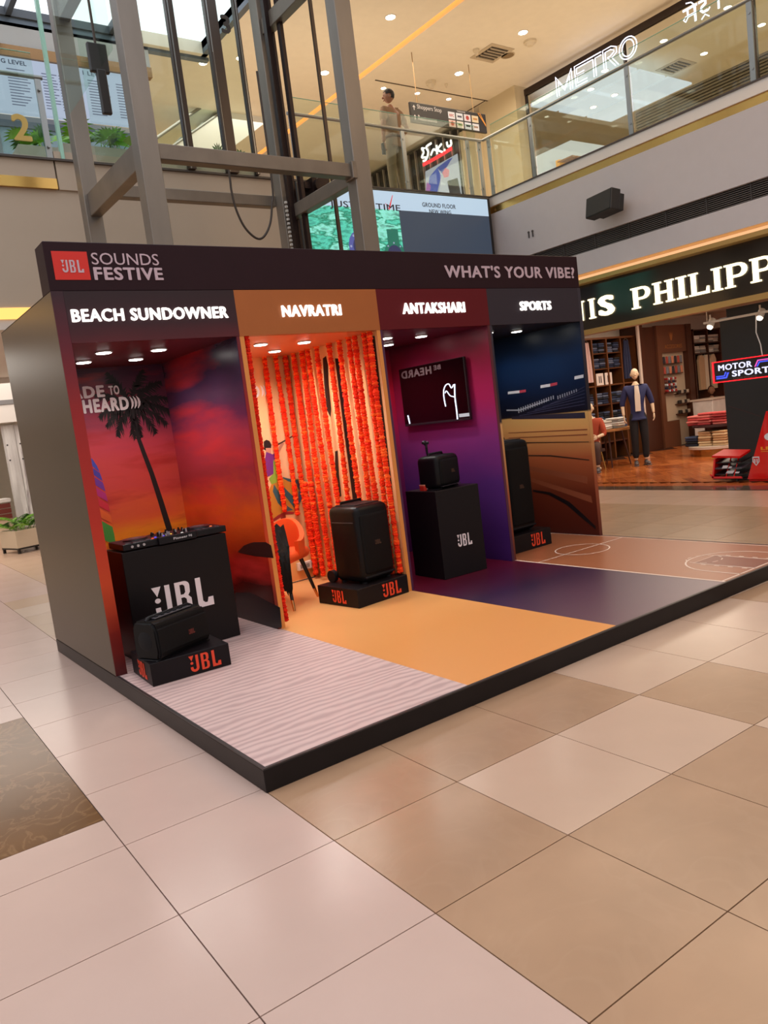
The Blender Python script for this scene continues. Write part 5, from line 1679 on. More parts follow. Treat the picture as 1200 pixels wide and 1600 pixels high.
# ================================================================== THIRD BAY: pedestal, speaker, microphone, box, television
t = thing('display_pedestal', 'tall black pedestal with small white logo in the red and violet bay', 'pedestal', (2.80, .02, HP), rad(-2))
G().box((0, 0, 0), (.475, .43, .758), .003, 1).put('body', mat('plinth_black', (22, 17, 20), .42), t)
logo(wlogo, t, (.175, -.002, .25), XP, ZP, .105, .16)
t = thing('portable_speaker', 'squarish black speaker standing on the tall pedestal', 'speaker', (3.02, .20, HP + .758), rad(14))
G().box((-.165, -.11, .008), (.165, .12, .29), .045, 4).put('cabinet', spk, t, smooth=True)
G().box((-.140, -.120, .03), (.140, -.08, .262), .03, 3).put('front_grille', gri, t, smooth=True)
G().box((-.14, -.122, .022), (.14, -.10, .028), .002, 1).put('chrome_line', mat('speaker_seam', (60, 58, 64), .3, .4), t)
G().path([(-.10, .02, .285), (-.09, .02, .305), (.09, .02, .305), (.10, .02, .285)], .011, 8).put('handle', spk, t, smooth=True)
for sx in (-1, 1): G().box((sx * .12 - .03, -.08, 0), (sx * .12 + .03, .08, .01)).put('foot', rub, t)
logo(dlogo, t, (.01, -.1215, .13), XP, ZP, .03, .05, .001)
t = thing('microphone', 'small black microphone standing upright behind the squarish speaker', 'microphone', (2.99, .30, HP + .758))
G().tube((0, 0, 0), (0, 0, .008), .05, .045, 20).put('base', rub, t)
G().tube((0, 0, .008), (0, 0, .36), .006, .006, 8).tube((0, 0, .30), (0, 0, .36), .010, .012, 10).put('stem', rub, t)
G().path([(0, 0, .36), (.0, 0, .38), (-.015, 0, .395)], .012, 8).ball((-.02, 0, .405), (.024, .02, .018), 12, 8).ball((.018, 0, .400), (.016, .014, .014), 10, 6).put('head', mat('mic_mesh', (40, 38, 44), .4, .4), t, smooth=True)
t = thing('carton', 'small red box with white logo beside the squarish speaker', 'box', (2.835, .235, HP + .758))
G().box((0, -.03, 0), (.075, .03, .052), .002, 1).put('box_body', mat('carton_red', (206, 44, 26), .5), t)
G().box((-.001, -.031, .044), (.076, .031, .053)).put('lid', mat('carton_pale', (226, 150, 120), .5), t)
shape('emblem', [[(0, 0), (1, 0), (1, .8), (0, .8)], [(.25, .22), (.75, .22), (.75, .58), (.25, .58)]], wlogo, t, (.028, -.0315, .012), XP, ZP, width=.026, height=.02, depth=.0006)
t = thing('microphone_clip', 'small black clip resting on top of the red box', 'clip', (2.865, .245, HP + .758 + .0535))
G().box((-.02, -.015, 0), (.022, .015, .012), .004, 1).tube((-.02, 0, .016), (.025, .0, .026), .010, .012, 10).ball((.03, 0, .03), .014, 10, 6).put('body', rub, t, smooth=True)

tv = thing('wall_television', 'black flat television on the red and violet divider, with a drawn white neon reflection', 'television', (3.52, .77, 1.70))
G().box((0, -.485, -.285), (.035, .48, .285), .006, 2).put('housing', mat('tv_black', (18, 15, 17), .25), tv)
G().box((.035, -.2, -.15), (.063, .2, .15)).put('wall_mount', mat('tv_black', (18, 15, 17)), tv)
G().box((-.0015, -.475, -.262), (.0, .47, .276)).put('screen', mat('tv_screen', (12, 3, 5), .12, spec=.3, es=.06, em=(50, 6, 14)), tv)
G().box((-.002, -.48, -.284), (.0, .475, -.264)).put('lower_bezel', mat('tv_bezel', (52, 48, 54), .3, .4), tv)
def tvp(px, py):
    q = at(px, py, 'X', 3.52)
    return (.77 - q.y, q.z - 1.70)
nm_ = emit('neon_reflection_cool', (226, 232, 255), 2.2)
def neon(pix, wd, m_, name='neon_reflection'):  # strokes of a neon reflection, drawn on the screen as glowing tubes
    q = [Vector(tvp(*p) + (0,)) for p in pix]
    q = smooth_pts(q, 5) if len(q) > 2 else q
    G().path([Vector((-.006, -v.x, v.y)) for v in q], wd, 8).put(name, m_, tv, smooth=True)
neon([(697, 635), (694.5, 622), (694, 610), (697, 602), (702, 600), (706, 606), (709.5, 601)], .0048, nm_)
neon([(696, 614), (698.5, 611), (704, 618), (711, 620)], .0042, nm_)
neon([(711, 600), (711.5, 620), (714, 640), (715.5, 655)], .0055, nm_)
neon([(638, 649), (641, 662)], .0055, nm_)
q0, q1 = tvp(718, 652), tvp(733.5, 647)
G().box((-.003, -q1[0], q0[1]), (-.0015, -q0[0], q1[1] + .012)).put('subtitle_patch', emit('subtitle', (200, 200, 206), .8), tv)
gm = mat('text_reflection', (110, 90, 94), .5)  # the slogan's reflection, put on the screen as dim reversed letters
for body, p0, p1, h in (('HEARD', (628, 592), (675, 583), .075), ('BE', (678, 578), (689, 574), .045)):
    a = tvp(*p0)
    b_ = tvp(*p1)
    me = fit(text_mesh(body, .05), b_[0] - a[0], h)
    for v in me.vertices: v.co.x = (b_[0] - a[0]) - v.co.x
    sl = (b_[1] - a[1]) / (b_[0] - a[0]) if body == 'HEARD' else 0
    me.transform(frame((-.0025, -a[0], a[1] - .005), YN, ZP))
    ob('reflected_lettering', me, gm, tv)

# ================================================================== ORANGE CHAIR WITH BLACK CLOTH
ch = thing('lounge_chair', 'orange upholstered chair with black tapered legs and brass tips', 'chair', (1.585, .70, HP), rad(-56))
orf = mat('orange_fabric', (238, 84, 20), .75, var=.06, bump=.2, bs=150)
lgm = mat('leg_black', (22, 20, 22), .35)
brs = mat('leg_brass', (206, 150, 96), .2, 1.0)
# seat: rounded pad, front faces -Y
G().box((-.23, -.25, .36), (.23, .22, .45), .04, 4).put('seat', orf, ch, smooth=True)
g = G()
rowi, rowo = [], []
K = 18
for k in range(K + 1):
    a = rad(-10 + 200 * k / K)
    hh = .68 - .16 * abs(math.cos(a)) ** 2.2
    zz = []
    for (rr_, top) in ((.245, 1), (.205, 1)):
        zz.append([(math.cos(a) * rr_, math.sin(a) * rr_ * .98 + .03 + (.04 * f * math.sin(a)), .40 + (hh - .40) * f) for f in (0, .25, .5, .75, .93, 1.0)])
    rowo.append([g.bm.verts.new(p) for p in zz[0]])
    rowi.append([g.bm.verts.new(p) for p in zz[1]])
for k in range(K):
    for f in range(5):
        g.bm.faces.new((rowo[k][f], rowo[k + 1][f], rowo[k + 1][f + 1], rowo[k][f + 1]))
        g.bm.faces.new((rowi[k][f], rowi[k][f + 1], rowi[k + 1][f + 1], rowi[k + 1][f]))
    g.bm.faces.new((rowo[k][5], rowo[k + 1][5], rowi[k + 1][5], rowi[k][5]))
    g.bm.faces.new((rowo[k][0], rowi[k][0], rowi[k + 1][0], rowo[k + 1][0]))
for k in (0, K):
    for f in range(5): g.bm.faces.new((rowo[k][f], rowo[k][f + 1], rowi[k][f + 1], rowi[k][f]))
g.put('backrest', orf, ch, smooth=True)
for sx, sy in ((-1, -1), (1, -1), (-1, 1), (1, 1)):
    a, c = Vector((sx * .16, sy * .14, .37)), Vector((sx * .235, sy * .225, 0))
    m_ = a.lerp(c, .78)
    l = G().tube(a, m_, .020, .0135, 12).put('leg', lgm, ch, smooth=True)
    G().tube(m_, c, .0135, .010, 12).put('leg_tip', brs, l, smooth=True)
# draped black cloth: folded strip falling over the near side
g = G()
nu_, nv_ = 14, 12
rows = []
ex = [Vector((-.08, .14, .64)), Vector((.02, .02, .53)), Vector((.12, -.12, .478)), Vector((.19, -.235, .455)), Vector((.235, -.29, .36)), Vector((.25, -.30, .20)), Vector((.255, -.295, .16))]
ex = smooth_pts(ex, 4)
for i, p in enumerate(ex):
    f = i / (len(ex) - 1)
    wd = .13 * (1 - f) + .022
    rows.append([g.bm.verts.new(p + Vector((wd * (k / 8 - .5) * 1.4, wd * (k / 8 - .5) * .6, .018 * math.sin(k * 2.4 + i * .9)))) for k in range(9)])
for A, B in zip(rows, rows[1:]):
    for k in range(8): g.bm.faces.new((A[k], A[k + 1], B[k + 1], B[k]))
r_ = bmesh.ops.solidify(g.bm, geom=g.bm.faces[:], thickness=.012)
cl = g.put('draped_cloth', mat('cloth_black', (20, 17, 20), .85, bump=.5, bs=40), None, smooth=True)
cl.location = (1.585, .70, HP)
cl.rotation_euler = (0, 0, rad(-56))
tag(cl, 'black embroidered cloth draped over the left side of the orange chair', 'cloth')
# ================================================================== MENSWEAR SHOP (ground floor, right)
sf = struct('floor_shop', G().box((8.87, -6, -.02), (18.5, 6.3, -.004)), mat('parquet_gap', (60, 30, 16), .5))
wood = island('parquet_wood', [(150, 74, 34), (176, 92, 44), (196, 112, 58), (134, 62, 28)], .18, .5, 6)
g = G()
Wd, Ld = .13, .65
for k in range(-60, 60):
    for j in range(-14, 14):
        for hv in (0, 1):
            if hv == 0: x, y, sx, sy = k * Wd + 2 * Ld * j, k * Wd, Ld, Wd
            else: x, y, sx, sy = k * Wd + Ld + 2 * Ld * j, k * Wd - Ld + Wd, Wd, Ld
            c = Matrix.Rotation(rad(45), 3, 'Z') @ Vector((x + sx / 2, y + sy / 2, 0))
            c.x += 12
            c.y += 2
            if 9.3 < c.x < 18 and -1.5 < c.y < 5.9:
                M = Matrix.Translation((12, 2, 0)) @ Matrix.Rotation(rad(45), 4, 'Z')
                q = [M @ Vector(p) for p in ((x + .002, y + .002, 0), (x + sx - .002, y + .002, 0), (x + sx - .002, y + sy - .002, 0), (x + .002, y + sy - .002, 0))]
                g.poly(q)
g.put('parquet_blocks', wood, sf, kind='stuff', fix=False)
G().box((8.87, -6, -.004), (9.28, 6.3, .0)).put('parquet_border', wood, sf)
shopw = mat('shop_wall', (222, 204, 186), .6)
struct('wall_shop_back', G().box((8.85, 6.62, 0), (18.5, 6.8, 3.2)), shopw)
struct('wall_shop_end', G().box((18.0, -6, 0), (18.2, 6.7, 3.2)), shopw)
struct('ceiling_shop', G().box((9.15, -6, 3.14), (18.5, 6.8, 3.2)), mat('shop_ceiling', (196, 182, 166), .6))
struct('wall_shop_side', G().box((8.9, 5.05, 0), (9.05, 6.7, 3.2)), shopw)
dwood = mat('walnut', (70, 34, 20), .35, var=.15, vs_=3, stretch=(1, 1, .2))
mwood = mat('shelf_bronze', (122, 74, 42), .35, .4)
jeans = [mat('denim_%d' % i, c, .8, bump=.3, bs=90) for i, c in enumerate([(30, 38, 66), (22, 26, 44), (58, 70, 100), (16, 18, 26), (96, 104, 128)])]
pales = [mat('knit_%d' % i, c, .8, bump=.3, bs=90) for i, c in enumerate([(222, 214, 202), (190, 180, 168), (236, 232, 226), (150, 146, 142)])]
reds = [mat('red_knit_%d' % i, c, .8, bump=.3, bs=90) for i, c in enumerate([(150, 40, 44), (206, 110, 104), (190, 70, 70)])]
tans = [mat('tan_knit_%d' % i, c, .8, bump=.3, bs=90) for i, c in enumerate([(196, 156, 112), (176, 132, 92), (210, 180, 140)])]
ORD = ('first', 'second', 'third', 'fourth', 'fifth', 'sixth', 'seventh', 'eighth')
folded = {}
def fold_mesh(w_, d_, h_):
    k = (w_, d_, h_)
    if k not in folded:
        folded[k] = G().box((-w_ / 2, -d_ / 2, 0), (w_ / 2, d_ / 2, h_ * .94), h_ * .42, 2).mesh('folded')
    return folded[k]
def stack(x, y, z, n, mats_, label, group, w_=.30, d_=.32, h_=.045, seed=0, cat='folded clothes'):
    r = random.Random(seed + n)
    for k in range(n):
        me = fold_mesh(w_, d_, h_)
        if len(me.materials) == 0: me.materials.append(mats_[0])
        o = bpy.data.objects.new('folded_garment', me)
        COL.objects.link(o)
        o.location = (x + r.uniform(-.01, .01), y + r.uniform(-.01, .01), z + k * h_)
        o.rotation_euler = (0, 0, r.uniform(-.05, .05))
        o.material_slots[0].link = 'OBJECT'
        o.material_slots[0].material = mats_[(seed + r.randrange(4)) % len(mats_)]
        lay = 'topmost' if k == n - 1 else 'lowest' if k == 0 else ('second', 'third', 'fourth', 'fifth')[n - 2 - k] + ' from top'
        tag(o, lay + ' in the ' + label, cat, group)
# wall shelving
su = thing('wall_shelving', 'tall bronze framed wall shelving stacked with dark folded jeans', 'shelving', (11.6, 6.2, 0))
for x in (.0, .62, 1.12, 1.62, 2.12):
    G().box((x - .02, 0, 0), (x + .02, .38, 2.66)).put('upright', mwood, su)
G().box((-.02, 0, 2.66), (2.67, .40, 2.70)).put('top_rail', mwood, su)
G().box((2.63, 0, 0), (2.67, .38, 2.66)).put('upright', mwood, su)
G().box((-.02, .38, 0), (2.14, .40, 2.7)).put('back_panel', mat('shelf_back', (40, 26, 22), .6), su)
G().box((2.14, .38, 0), (2.65, .40, 2.7)).put('back_panel', mat('shelf_back_pale', (196, 174, 150), .6), su)
SZ = (.40, .82, 1.24, 1.66)
for z in SZ:
    G().box((0, .01, z - .03), (2.12, .38, z)).put('shelf', dwood if z < 1.6 else mwood, su)
G().box((2.14, .01, 1.63), (2.65, .38, 1.66)).put('shelf', mwood, su)
for z in (2.02, 2.36):
    for x0, x1 in ((0, .62), (1.12, 2.12)):
        G().box((x0, .01, z - .02), (x1, .38, z)).put('shelf', mwood, su)
n_ = 0
for (z, names) in ((.82, 'lower shelf'), (1.24, 'middle shelf')):
    for xi, x in enumerate((.2, .46, .78, .97, 1.27, 1.48, 1.77, 1.97)):
        n_ += 1
        stack(11.6 + x, 6.38, z, 5, jeans, '%s jeans pile, %s' % (names, ['beside the left upright', 'left of the second upright', 'right of the second upright', 'left of the middle upright', 'right of the middle upright', 'left of the fourth upright', 'right of the fourth upright', 'at the right end'][xi]), 'jeans pile %d' % n_, .2, .3, .05, n_)
for z, zn in ((2.02, 'lower top shelf'), (2.36, 'uppermost shelf')):
    for xi, x in enumerate((1.25, 1.48, 1.76, 1.98)):
        n_ += 1
        stack(11.6 + x, 6.38, z, 5, jeans, '%s dark jeans pile, %s' % (zn, ['nearest the middle upright', 'left of the fourth upright', 'right of the fourth upright', 'at the right end'][xi]), 'high jeans pile %d' % n_, .2, .3, .045, n_)
for x, s_, lb in ((.86, 1, 'pale pink shirt sleeve hanging left of the middle shelf bay'), (2.25, 2, 'dark navy jacket hanging at the right end of the wall shelving')):
    t = thing('hanging_garment', lb, 'clothes', (11.6 + x, 6.20, 1.72))
    mm = mat('pink_cloth', (214, 176, 170), .8, bump=.3, bs=30) if s_ == 1 else mat('navy_cloth', (34, 38, 70), .8, bump=.3, bs=30)
    g = G()
    for k in range(5):
        g.path([(.0 + .03 * k, -.01 * (k % 2), .88), (-.04 + .045 * k, -.02 * (k % 2), .5), (-.05 + .05 * k, -.03 * (k % 2), .02)], [.02, .035, .04], 8)
    g.put('cloth', mm, t, smooth=True)
    G().path([(-.02, 0, .88), (.06, 0, .93), (.14, 0, .88)], .006, 6).put('hanger', steel, t)
for x, lb in ((.05, 'left'), (.30, 'middle'), (1.2, 'right'), (1.5, 'far right')):
    t = thing('display_card', 'white printed card standing on the shelf of jeans, %s' % lb, 'card', (11.6 + x, 6.22, 1.66))
    G().box((0, 0, 0), (.24, .015, .26)).put('card', mat('card_white', (232, 214, 204), .6), t)
    G().box((.08, -.002, .05), (.11, 0, .2)).box((.14, -.002, .05), (.17, 0, .2)).put('figure_mark', mat('card_ink', (60, 50, 56), .6), t)
# dark walnut pier and accessories cabinet
struct('wall_shop_pier', G().box((14.42, 6.15, 0), (14.95, 6.62, 2.86)).box((14.28, 6.1, 0), (14.42, 6.62, 3.14)), dwood)
ac = thing('accessories_cabinet', 'brown accessories cabinet with crown emblem and racks of socks and ties', 'cabinet', (14.95, 6.10, 0))
brn = mat('cabinet_brown', (104, 62, 42), .35)
G().box((0, .1, 0), (1.55, .5, 2.88)).put('back_panel', mat('cabinet_pale', (200, 176, 150), .6), ac)
G().box((0, 0, 2.24), (1.15, .1, 2.88)).put('header', brn, ac)
G().box((0, 0, 0), (.16, .1, 2.24)).put('side_stile', brn, ac)
G().box((.16, 0, 0), (.65, .1, .62)).put('lower_door', brn, ac)
G().box((1.15, -.04, 0), (1.35, .1, 2.88)).put('side_stile', dwood, ac)
text('lettering', 'ACCESSORIES', mat('gold_letter', (190, 130, 80), .3, .6), ac, (.28, -.002, 2.33), XP, ZP, width=.70, height=.09, bold=.01)
shape('crown_emblem', [[(0, 1), (.22, .6), (.36, 1), (.5, .6), (.64, 1), (.78, .6), (1, 1), (.8, .3), (.66, 0), (.34, 0), (.2, .3)]], mat('gold_letter', (190, 130, 80), .3, .6), ac, (.48, -.002, 2.52), XP, ZP, width=.16, height=.2)
for r, z in enumerate((1.98, 1.74)):
    G().box((.16, .0, z - .02), (.95, .1, z)).put('rack_bar', dwood, ac)
    for k in range(7):
        t = G().box((15.13 + k * .115, 6.09, z), (15.20 + k * .115, 6.12, z + .17), .01, 1).put('sock_pack', mat('sock_%d' % ((k + r) % 4), [(40, 34, 44), (176, 70, 60), (120, 120, 130), (206, 130, 100)][(k + r) % 4], .7))
        tag(t, 'small sock pack on the %s cabinet bar, %s from the left' % (('upper', 'lower')[r], ORD[k]), 'socks', 'sock packs on the %s bar' % ('upper', 'lower')[r])
for r in range(5):
    for k in range(5):
        t = G().tube((15.16 + k * .085, 6.05, 1.34 + r * .07), (15.16 + k * .085, 6.16, 1.34 + r * .07), .028, .028, 10).put('rolled_tie', mat('tie_%d' % ((k * 2 + r) % 4), [(170, 40, 40), (40, 44, 70), (200, 200, 206), (110, 60, 50)][(k * 2 + r) % 4], .6))
        tag(t, 'small rolled tie in pigeonhole row %s from below, column %s from left' % (ORD[r], ORD[k]), 'tie', 'rolled ties in pigeonholes')
G().box((.12, -.06, 1.28), (.60, .1, 1.31)).put('tie_shelf', dwood, ac)
for z in (1.22, .98, .74):
    G().box((.66, -.02, z), (1.13, .1, z + .02)).put('shelf', dwood, ac)
    for k in range(4):
        t = G().box((15.65 + k * .11, 6.08, z + .02), (15.73 + k * .11, 6.16, z + .10), .01, 1).put('belt_box', mat('beltbox_%d' % (k % 2), [(40, 32, 30), (180, 160, 140)][k % 2], .6))
        tag(t, 'small boxed accessory on the %s right cabinet shelf, %s from left' % ({1.22: 'upper', .98: 'middle', .74: 'lower'}[z], ORD[k]), 'box', 'boxed accessories')
# right side racks with white shirts
rk = thing('clothes_rack', 'bronze framed rack with white folded shirts and hanging pale jackets', 'rack', (16.58, 6.2, 0))
for x in (0, .62, 1.2): G().box((x, 0, 0), (x + .04, .36, 2.76)).put('upright', dwood, rk)
for z in (2.40, 2.14, 2.72): G().box((0, 0, z), (1.24, .36, z + .025)).put('shelf', dwood, rk)
n_ = 0
for z in (2.425, 2.165):
    for xi, x in enumerate((.2, .48, .82, 1.06)):
        n_ += 1
        stack(16.58 + x, 6.38, z, 4, pales, 'white shirts on %s rack shelf, %s pile' % (('upper', 'lower')[z < 2.3], ('first', 'second', 'third', 'fourth')[xi]), 'white shirt pile %d' % n_, .24, .3, .045, n_)
for x, c in ((.3, (196, 160, 124)), (.55, (226, 206, 180)), (.82, (206, 180, 150))):
    t = thing('hanging_garment', 'pale jacket hanging on the right rack below the folded shirts, %s' % {.3: 'tan one at left', .55: 'cream one in the middle', .82: 'beige one at right'}[x], 'clothes', (16.58 + x, 6.22, 1.25))
    g = G().prism([(-.02, 0, .86), (.10, 0, .86), (.17, 0, .74), (.15, 0, 0), (-.07, 0, 0), (-.09, 0, .74)], (0, .06, 0))
    g.put('jacket', mat('jacket_%d' % c[0], c, .8, bump=.3, bs=30), t)
    G().path([(-.04, .03, .86), (.04, .03, .92), (.12, .03, .86)], .006, 6).put('hanger', steel, t)
# marble cash counter
t = thing('cash_counter', 'white marble fronted cash counter behind the pile of jumpers', 'counter', (15.4, 5.1, 0))
G().box((0, 0, 0), (.78, .5, 1.02), .01, 1).put('front', mat('white_marble', (206, 196, 190), .3, var=.12, vs_=5), t)
G().box((-.02, -.02, 1.02), (.80, .55, 1.06)).put('counter_top', mat('counter_cream', (196, 176, 160), .4), t)

# round display table with folded clothes
tb = thing('display_table', 'round wooden display table with slim legs beside the navy jacket mannequin', 'table', (11.62, 5.15, 0))
G().tube((0, 0, .72), (0, 0, .765), .50, .50, 40).put('tabletop', mat('table_oak', (176, 120, 66), .35), tb)
for k in range(4):
    a = PI / 4 + k * PI / 2
    G().tube((math.cos(a) * .28, math.sin(a) * .28, .72), (math.cos(a) * .42, math.sin(a) * .42, 0), .022, .014, 10).put('leg', dwood, tb)
for k, (x, y, n, mm, lb) in enumerate(((-.26, -.12, 4, pales, 'front left pile'), (.02, -.22, 5, pales, 'front middle pile'), (.27, -.08, 4, jeans, 'front right pile, dark'), (-.10, .2, 5, pales, 'back left pile'), (.2, .24, 4, pales, 'back right pile'))):
    stack(11.62 + x, 5.15 + y, .765, n, mm, 'round table clothes, ' + lb, 'table pile %d' % k, .24, .3, .042, k * 3)
t = thing('picture_frame', 'small white framed card standing on the round display table', 'frame', (11.3, 5.42, .765))
G().box((0, 0, 0), (.34, .02, .26)).put('frame', mat('frame_white', (226, 206, 196), .5), t)
G().box((.04, -.003, .04), (.30, 0, .22)).put('card', mat('frame_card', (150, 110, 96), .6), t)
struct('trim_7', G().box((14.20, 6.08, 0), (14.28, 6.12, 2.95)), mat('white_trim_shop', (226, 206, 192), .5))
# mannequins
mskin = mat('mannequin_cream', (226, 196, 164), .45)
navy = mat('navy_jacket', (34, 38, 84), .75, bump=.3, bs=60)
blackc = mat('black_trousers', (20, 18, 22), .8)
sneaker = mat('sneaker', (92, 84, 84), .6)
J = stand(1.88, dict(elL=(.26, .02, 1.14), wrL=(.27, -.03, .92), elR=(-.255, .02, 1.14), wrR=(-.25, -.04, .92)), .09)
mn = person('mannequin', 'standing cream mannequin in an open navy jacket, white top and black trousers', 'mannequin', (11.65, 4.40, 0), rad(-46), J, mskin, navy, blackc, sneaker, sleeves='rolled')
g = G().prism([(-.055, -.137, 1.06), (.045, -.137, 1.06), (.05, -.150, 1.35), (.035, -.125, 1.55), (-.035, -.125, 1.55), (-.05, -.150, 1.35)], (0, .02, 0))
g.put('white_top', mat('white_top', (232, 216, 200), .7), mn)
Js = dict(stand(1.75), pel=(0, 0, .50), bel=(0, .02, .66), che=(0, .02, .86), neb=(0, .0, 1.02), nek=(0, -.01, 1.09), hed=(0, -.03, 1.21),
          shL=(.18, .0, .96), elL=(.24, -.02, .70), wrL=(.12, -.22, .66), shR=(-.18, 0, .96), elR=(-.24, -.02, .70), wrR=(-.12, -.22, .66),
          hiL=(.09, -.02, .48), knL=(.13, -.42, .50), anL=(.13, -.44, .09), hiR=(-.09, -.02, .48), knR=(-.13, -.42, .50), anR=(-.13, -.44, .09),
          toL=(.14, -.60, 0), toR=(-.14, -.60, 0))
orn = mat('rust_shirt', (176, 72, 44), .8, bump=.3, bs=40)
person('mannequin', 'seated cream mannequin in a rust coloured shirt at the edge of the stand', 'mannequin', (10.98, 5.0, .0), rad(-60), Js, mskin, orn, mat('brown_trousers', (70, 44, 36), .8), sneaker, sleeves='rolled')
t = thing('display_stool', 'brass legged stool under the seated mannequin', 'stool', (10.98, 5.0, 0))
G().tube((0, 0, .37), (0, 0, .42), .22, .22, 28).put('seat', mat('stool_seat', (60, 40, 34), .5), t)
for k in range(4):
    a = PI / 4 + k * PI / 2
    G().tube((math.cos(a) * .14, math.sin(a) * .14, .37), (math.cos(a) * .20, math.sin(a) * .20, 0), .016, .014, 10).put('leg', mat('gold_leg', (200, 160, 90), .25, .9), t)
# seated clerk
pc = person('person', 'man in cream shirt sitting and looking down behind the marble counter', 'person', (16.68, 5.88, .0), rad(-50), Js, skinm, mat('cream_shirt', (226, 206, 176), .8), mat('dark_trousers', (40, 30, 40), .8), bootm,
            hair=mat('hair_black', (22, 18, 18)), sleeves='rolled', face_pitch=rad(-25))
t = thing('counter_stool', 'dark stool under the seated shop clerk', 'stool', (16.68, 5.88, 0))
G().tube((0, 0, .37), (0, 0, .43), .2, .2, 20).put('seat', blackc, t)
G().tube((0, 0, .02), (0, 0, .37), .03).put('column', blackc, t)
G().tube((0, 0, 0), (0, 0, .02), .2).put('base', blackc, t)
# curved gondola with red and tan piles
go = thing('display_gondola', 'low rounded two tier display with gold base, piled with jumpers', 'display', (13.6, 3.75, 0))
def half_disc(g, r, z0, z1):
    return g.prism([(x, y, z0) for x, y in arc(0, 0, r, r * .8, 60, 300, 22)], (0, 0, z1 - z0))
half_disc(G(), .78, 0, .14).put('base', mat('gold_base', (190, 140, 74), .25, .8), go)
half_disc(G(), .86, .14, .19).put('lower_deck', mat('deck_white', (206, 190, 176), .4), go)
half_disc(G(), .74, .56, .60).put('upper_deck', mat('deck_dark', (60, 36, 36), .4), go)
G().box((-.2, -.25, .19), (.1, .35, .56)).put('core', mat('deck_core', (120, 60, 44), .5), go)
for k, (x, y, z, n, mm, lb) in enumerate(((-.52, -.22, .19, 6, tans, 'lower deck, tan pile at right'), (-.50, .10, .19, 6, tans, 'lower deck, tan pile in the middle'), (-.45, .42, .19, 4, jeans, 'lower deck, dark pile at left'),
                                      (-.45, -.20, .60, 5, reds, 'upper deck, pink pile at right'), (-.45, .12, .60, 5, reds, 'upper deck, pink pile in the middle'), (-.35, .42, .60, 4, reds, 'upper deck, maroon pile at left'))):
    stack(13.6 + x, 3.75 + y, z, n, mm, 'rounded display jumpers, ' + lb, 'gondola pile %d' % k, .3, .28, .05, k * 5)

# ---- motor-sport display: black wall, lightbox sign, track lights, racing car nose
bw = thing('display_wall', 'tall black display wall behind the red racing car', 'partition', (10.2, 1.74, 0))
bkm = mat('display_black', (30, 30, 33), .3, var=.08)
G().box((0, -5.5, .0), (.12, 0, 2.40), .004, 1).put('panel', bkm, bw)
G().box((0, -5.5, 2.40), (.12, -.12, 2.52)).put('top_step', bkm, bw)
G().prism([(-.004, -.05, 1.05), (-.004, -.05, 1.06), (-.004, -.55, .86), (-.004, -.55, .85)], (.003, 0, 0)).put('scratch_line', mat('panel_line', (70, 44, 48), .5), bw)
G().prism([(-.004, -.5, 1.5), (-.004, -.5, 1.51), (-.004, -1.2, 1.25), (-.004, -1.2, 1.24)], (.003, 0, 0)).put('red_line', mat('panel_red', (110, 40, 44), .5), bw)
ls = thing('lightbox_sign', 'black lightbox sign with glowing red edge and motorsport lettering', 'sign', (9.3, 1.37, 1.435))
G().box((0, -2.2, 0), (.08, 0, .30), .004, 1).put('case', mat('case_black', (26, 18, 22), .3), ls)
re_ = emit('red_glow', (255, 20, 30), 3.0)
G().box((-.006, -2.2, .0), (0, 0, .012)).box((-.006, -2.2, .288), (0, 0, .30)).put('edge_tube', re_, ls)
G().box((-.008, -.022, .0), (0, 0, .30)).put('edge_tube', re_, ls)
ws_ = emit('sign_cool', (220, 220, 250), 1.3)
text('lettering', 'MOTOR', ws_, ls, (-.002, -.09, .165), YN, ZP, width=.50, height=.085, bold=.03)
text('lettering', 'SPORT', ws_, ls, (-.002, -.29, .06), YN, ZP, width=.54, height=.085, bold=.03)
text('lettering', 'LOUIS PHILIPPE', mat('faint_letter', (130, 90, 90), .5), ls, (-.002, -.31, .025), YN, ZP, width=.34, height=.018)
bl, pk = emit('stripe_blue', (70, 90, 255), 1.3), emit('stripe_pink', (240, 90, 190), 1.2)
shape('stripe', [[(.05, .05), (.21, .05), (.25, .13), (.22, .13), (.195, .07), (.05, .07)]], bl, ls, (-.002, 0, .0), YN, ZP)
shape('stripe', [[(.05, .08), (.18, .08), (.21, .14), (.19, .14), (.17, .095), (.05, .095)]], bl, ls, (-.002, 0, .0), YN, ZP)
shape('stripe', [[(.62, .16), (.67, .25), (.84, .25), (.84, .235), (.68, .235), (.64, .16)]], pk, ls, (-.002, 0, .0), YN, ZP)
shape('stripe', [[(.65, .16), (.69, .225), (.84, .225), (.84, .21), (.70, .21), (.67, .16)]], bl, ls, (-.002, 0, .0), YN, ZP)
G().path([(.04, -.72, .30), (.05, -.70, .45), (.03, -.66, .62), (.04, -.67, .86)], .008, 8).put('power_cable', mat('cable_white', (220, 214, 206), .5), ls, smooth=True)
trk = thing('track_lights', 'white lighting track with spotlights above the lightbox sign', 'track light', (9.3, 1.4, 2.29))
wtr = mat('track_white', (226, 214, 196), .4)
G().box((-.02, -4, 0), (.02, .05, .03)).put('track', wtr, trk)
for y in (-.05, -.78, -1.6):
    h = G().tube((0, y, -.0), (0, y, .12), .012).put('stem', wtr, trk)
    G().tube((-.02, y, -.05), (.06, y, .05), .045, .045, 16).put('lamp_head', wtr, trk)
    G().tube((-.025, y, -.056), (-.032, y, -.064), .036, .036, 16).put('lamp_glow', emit('spot_glow', (255, 240, 220), 8), trk)
for y in (.0, -2.5): G().tube((0, y, .03), (0, y, .85), .006).put('suspension_rod', wtr, trk)
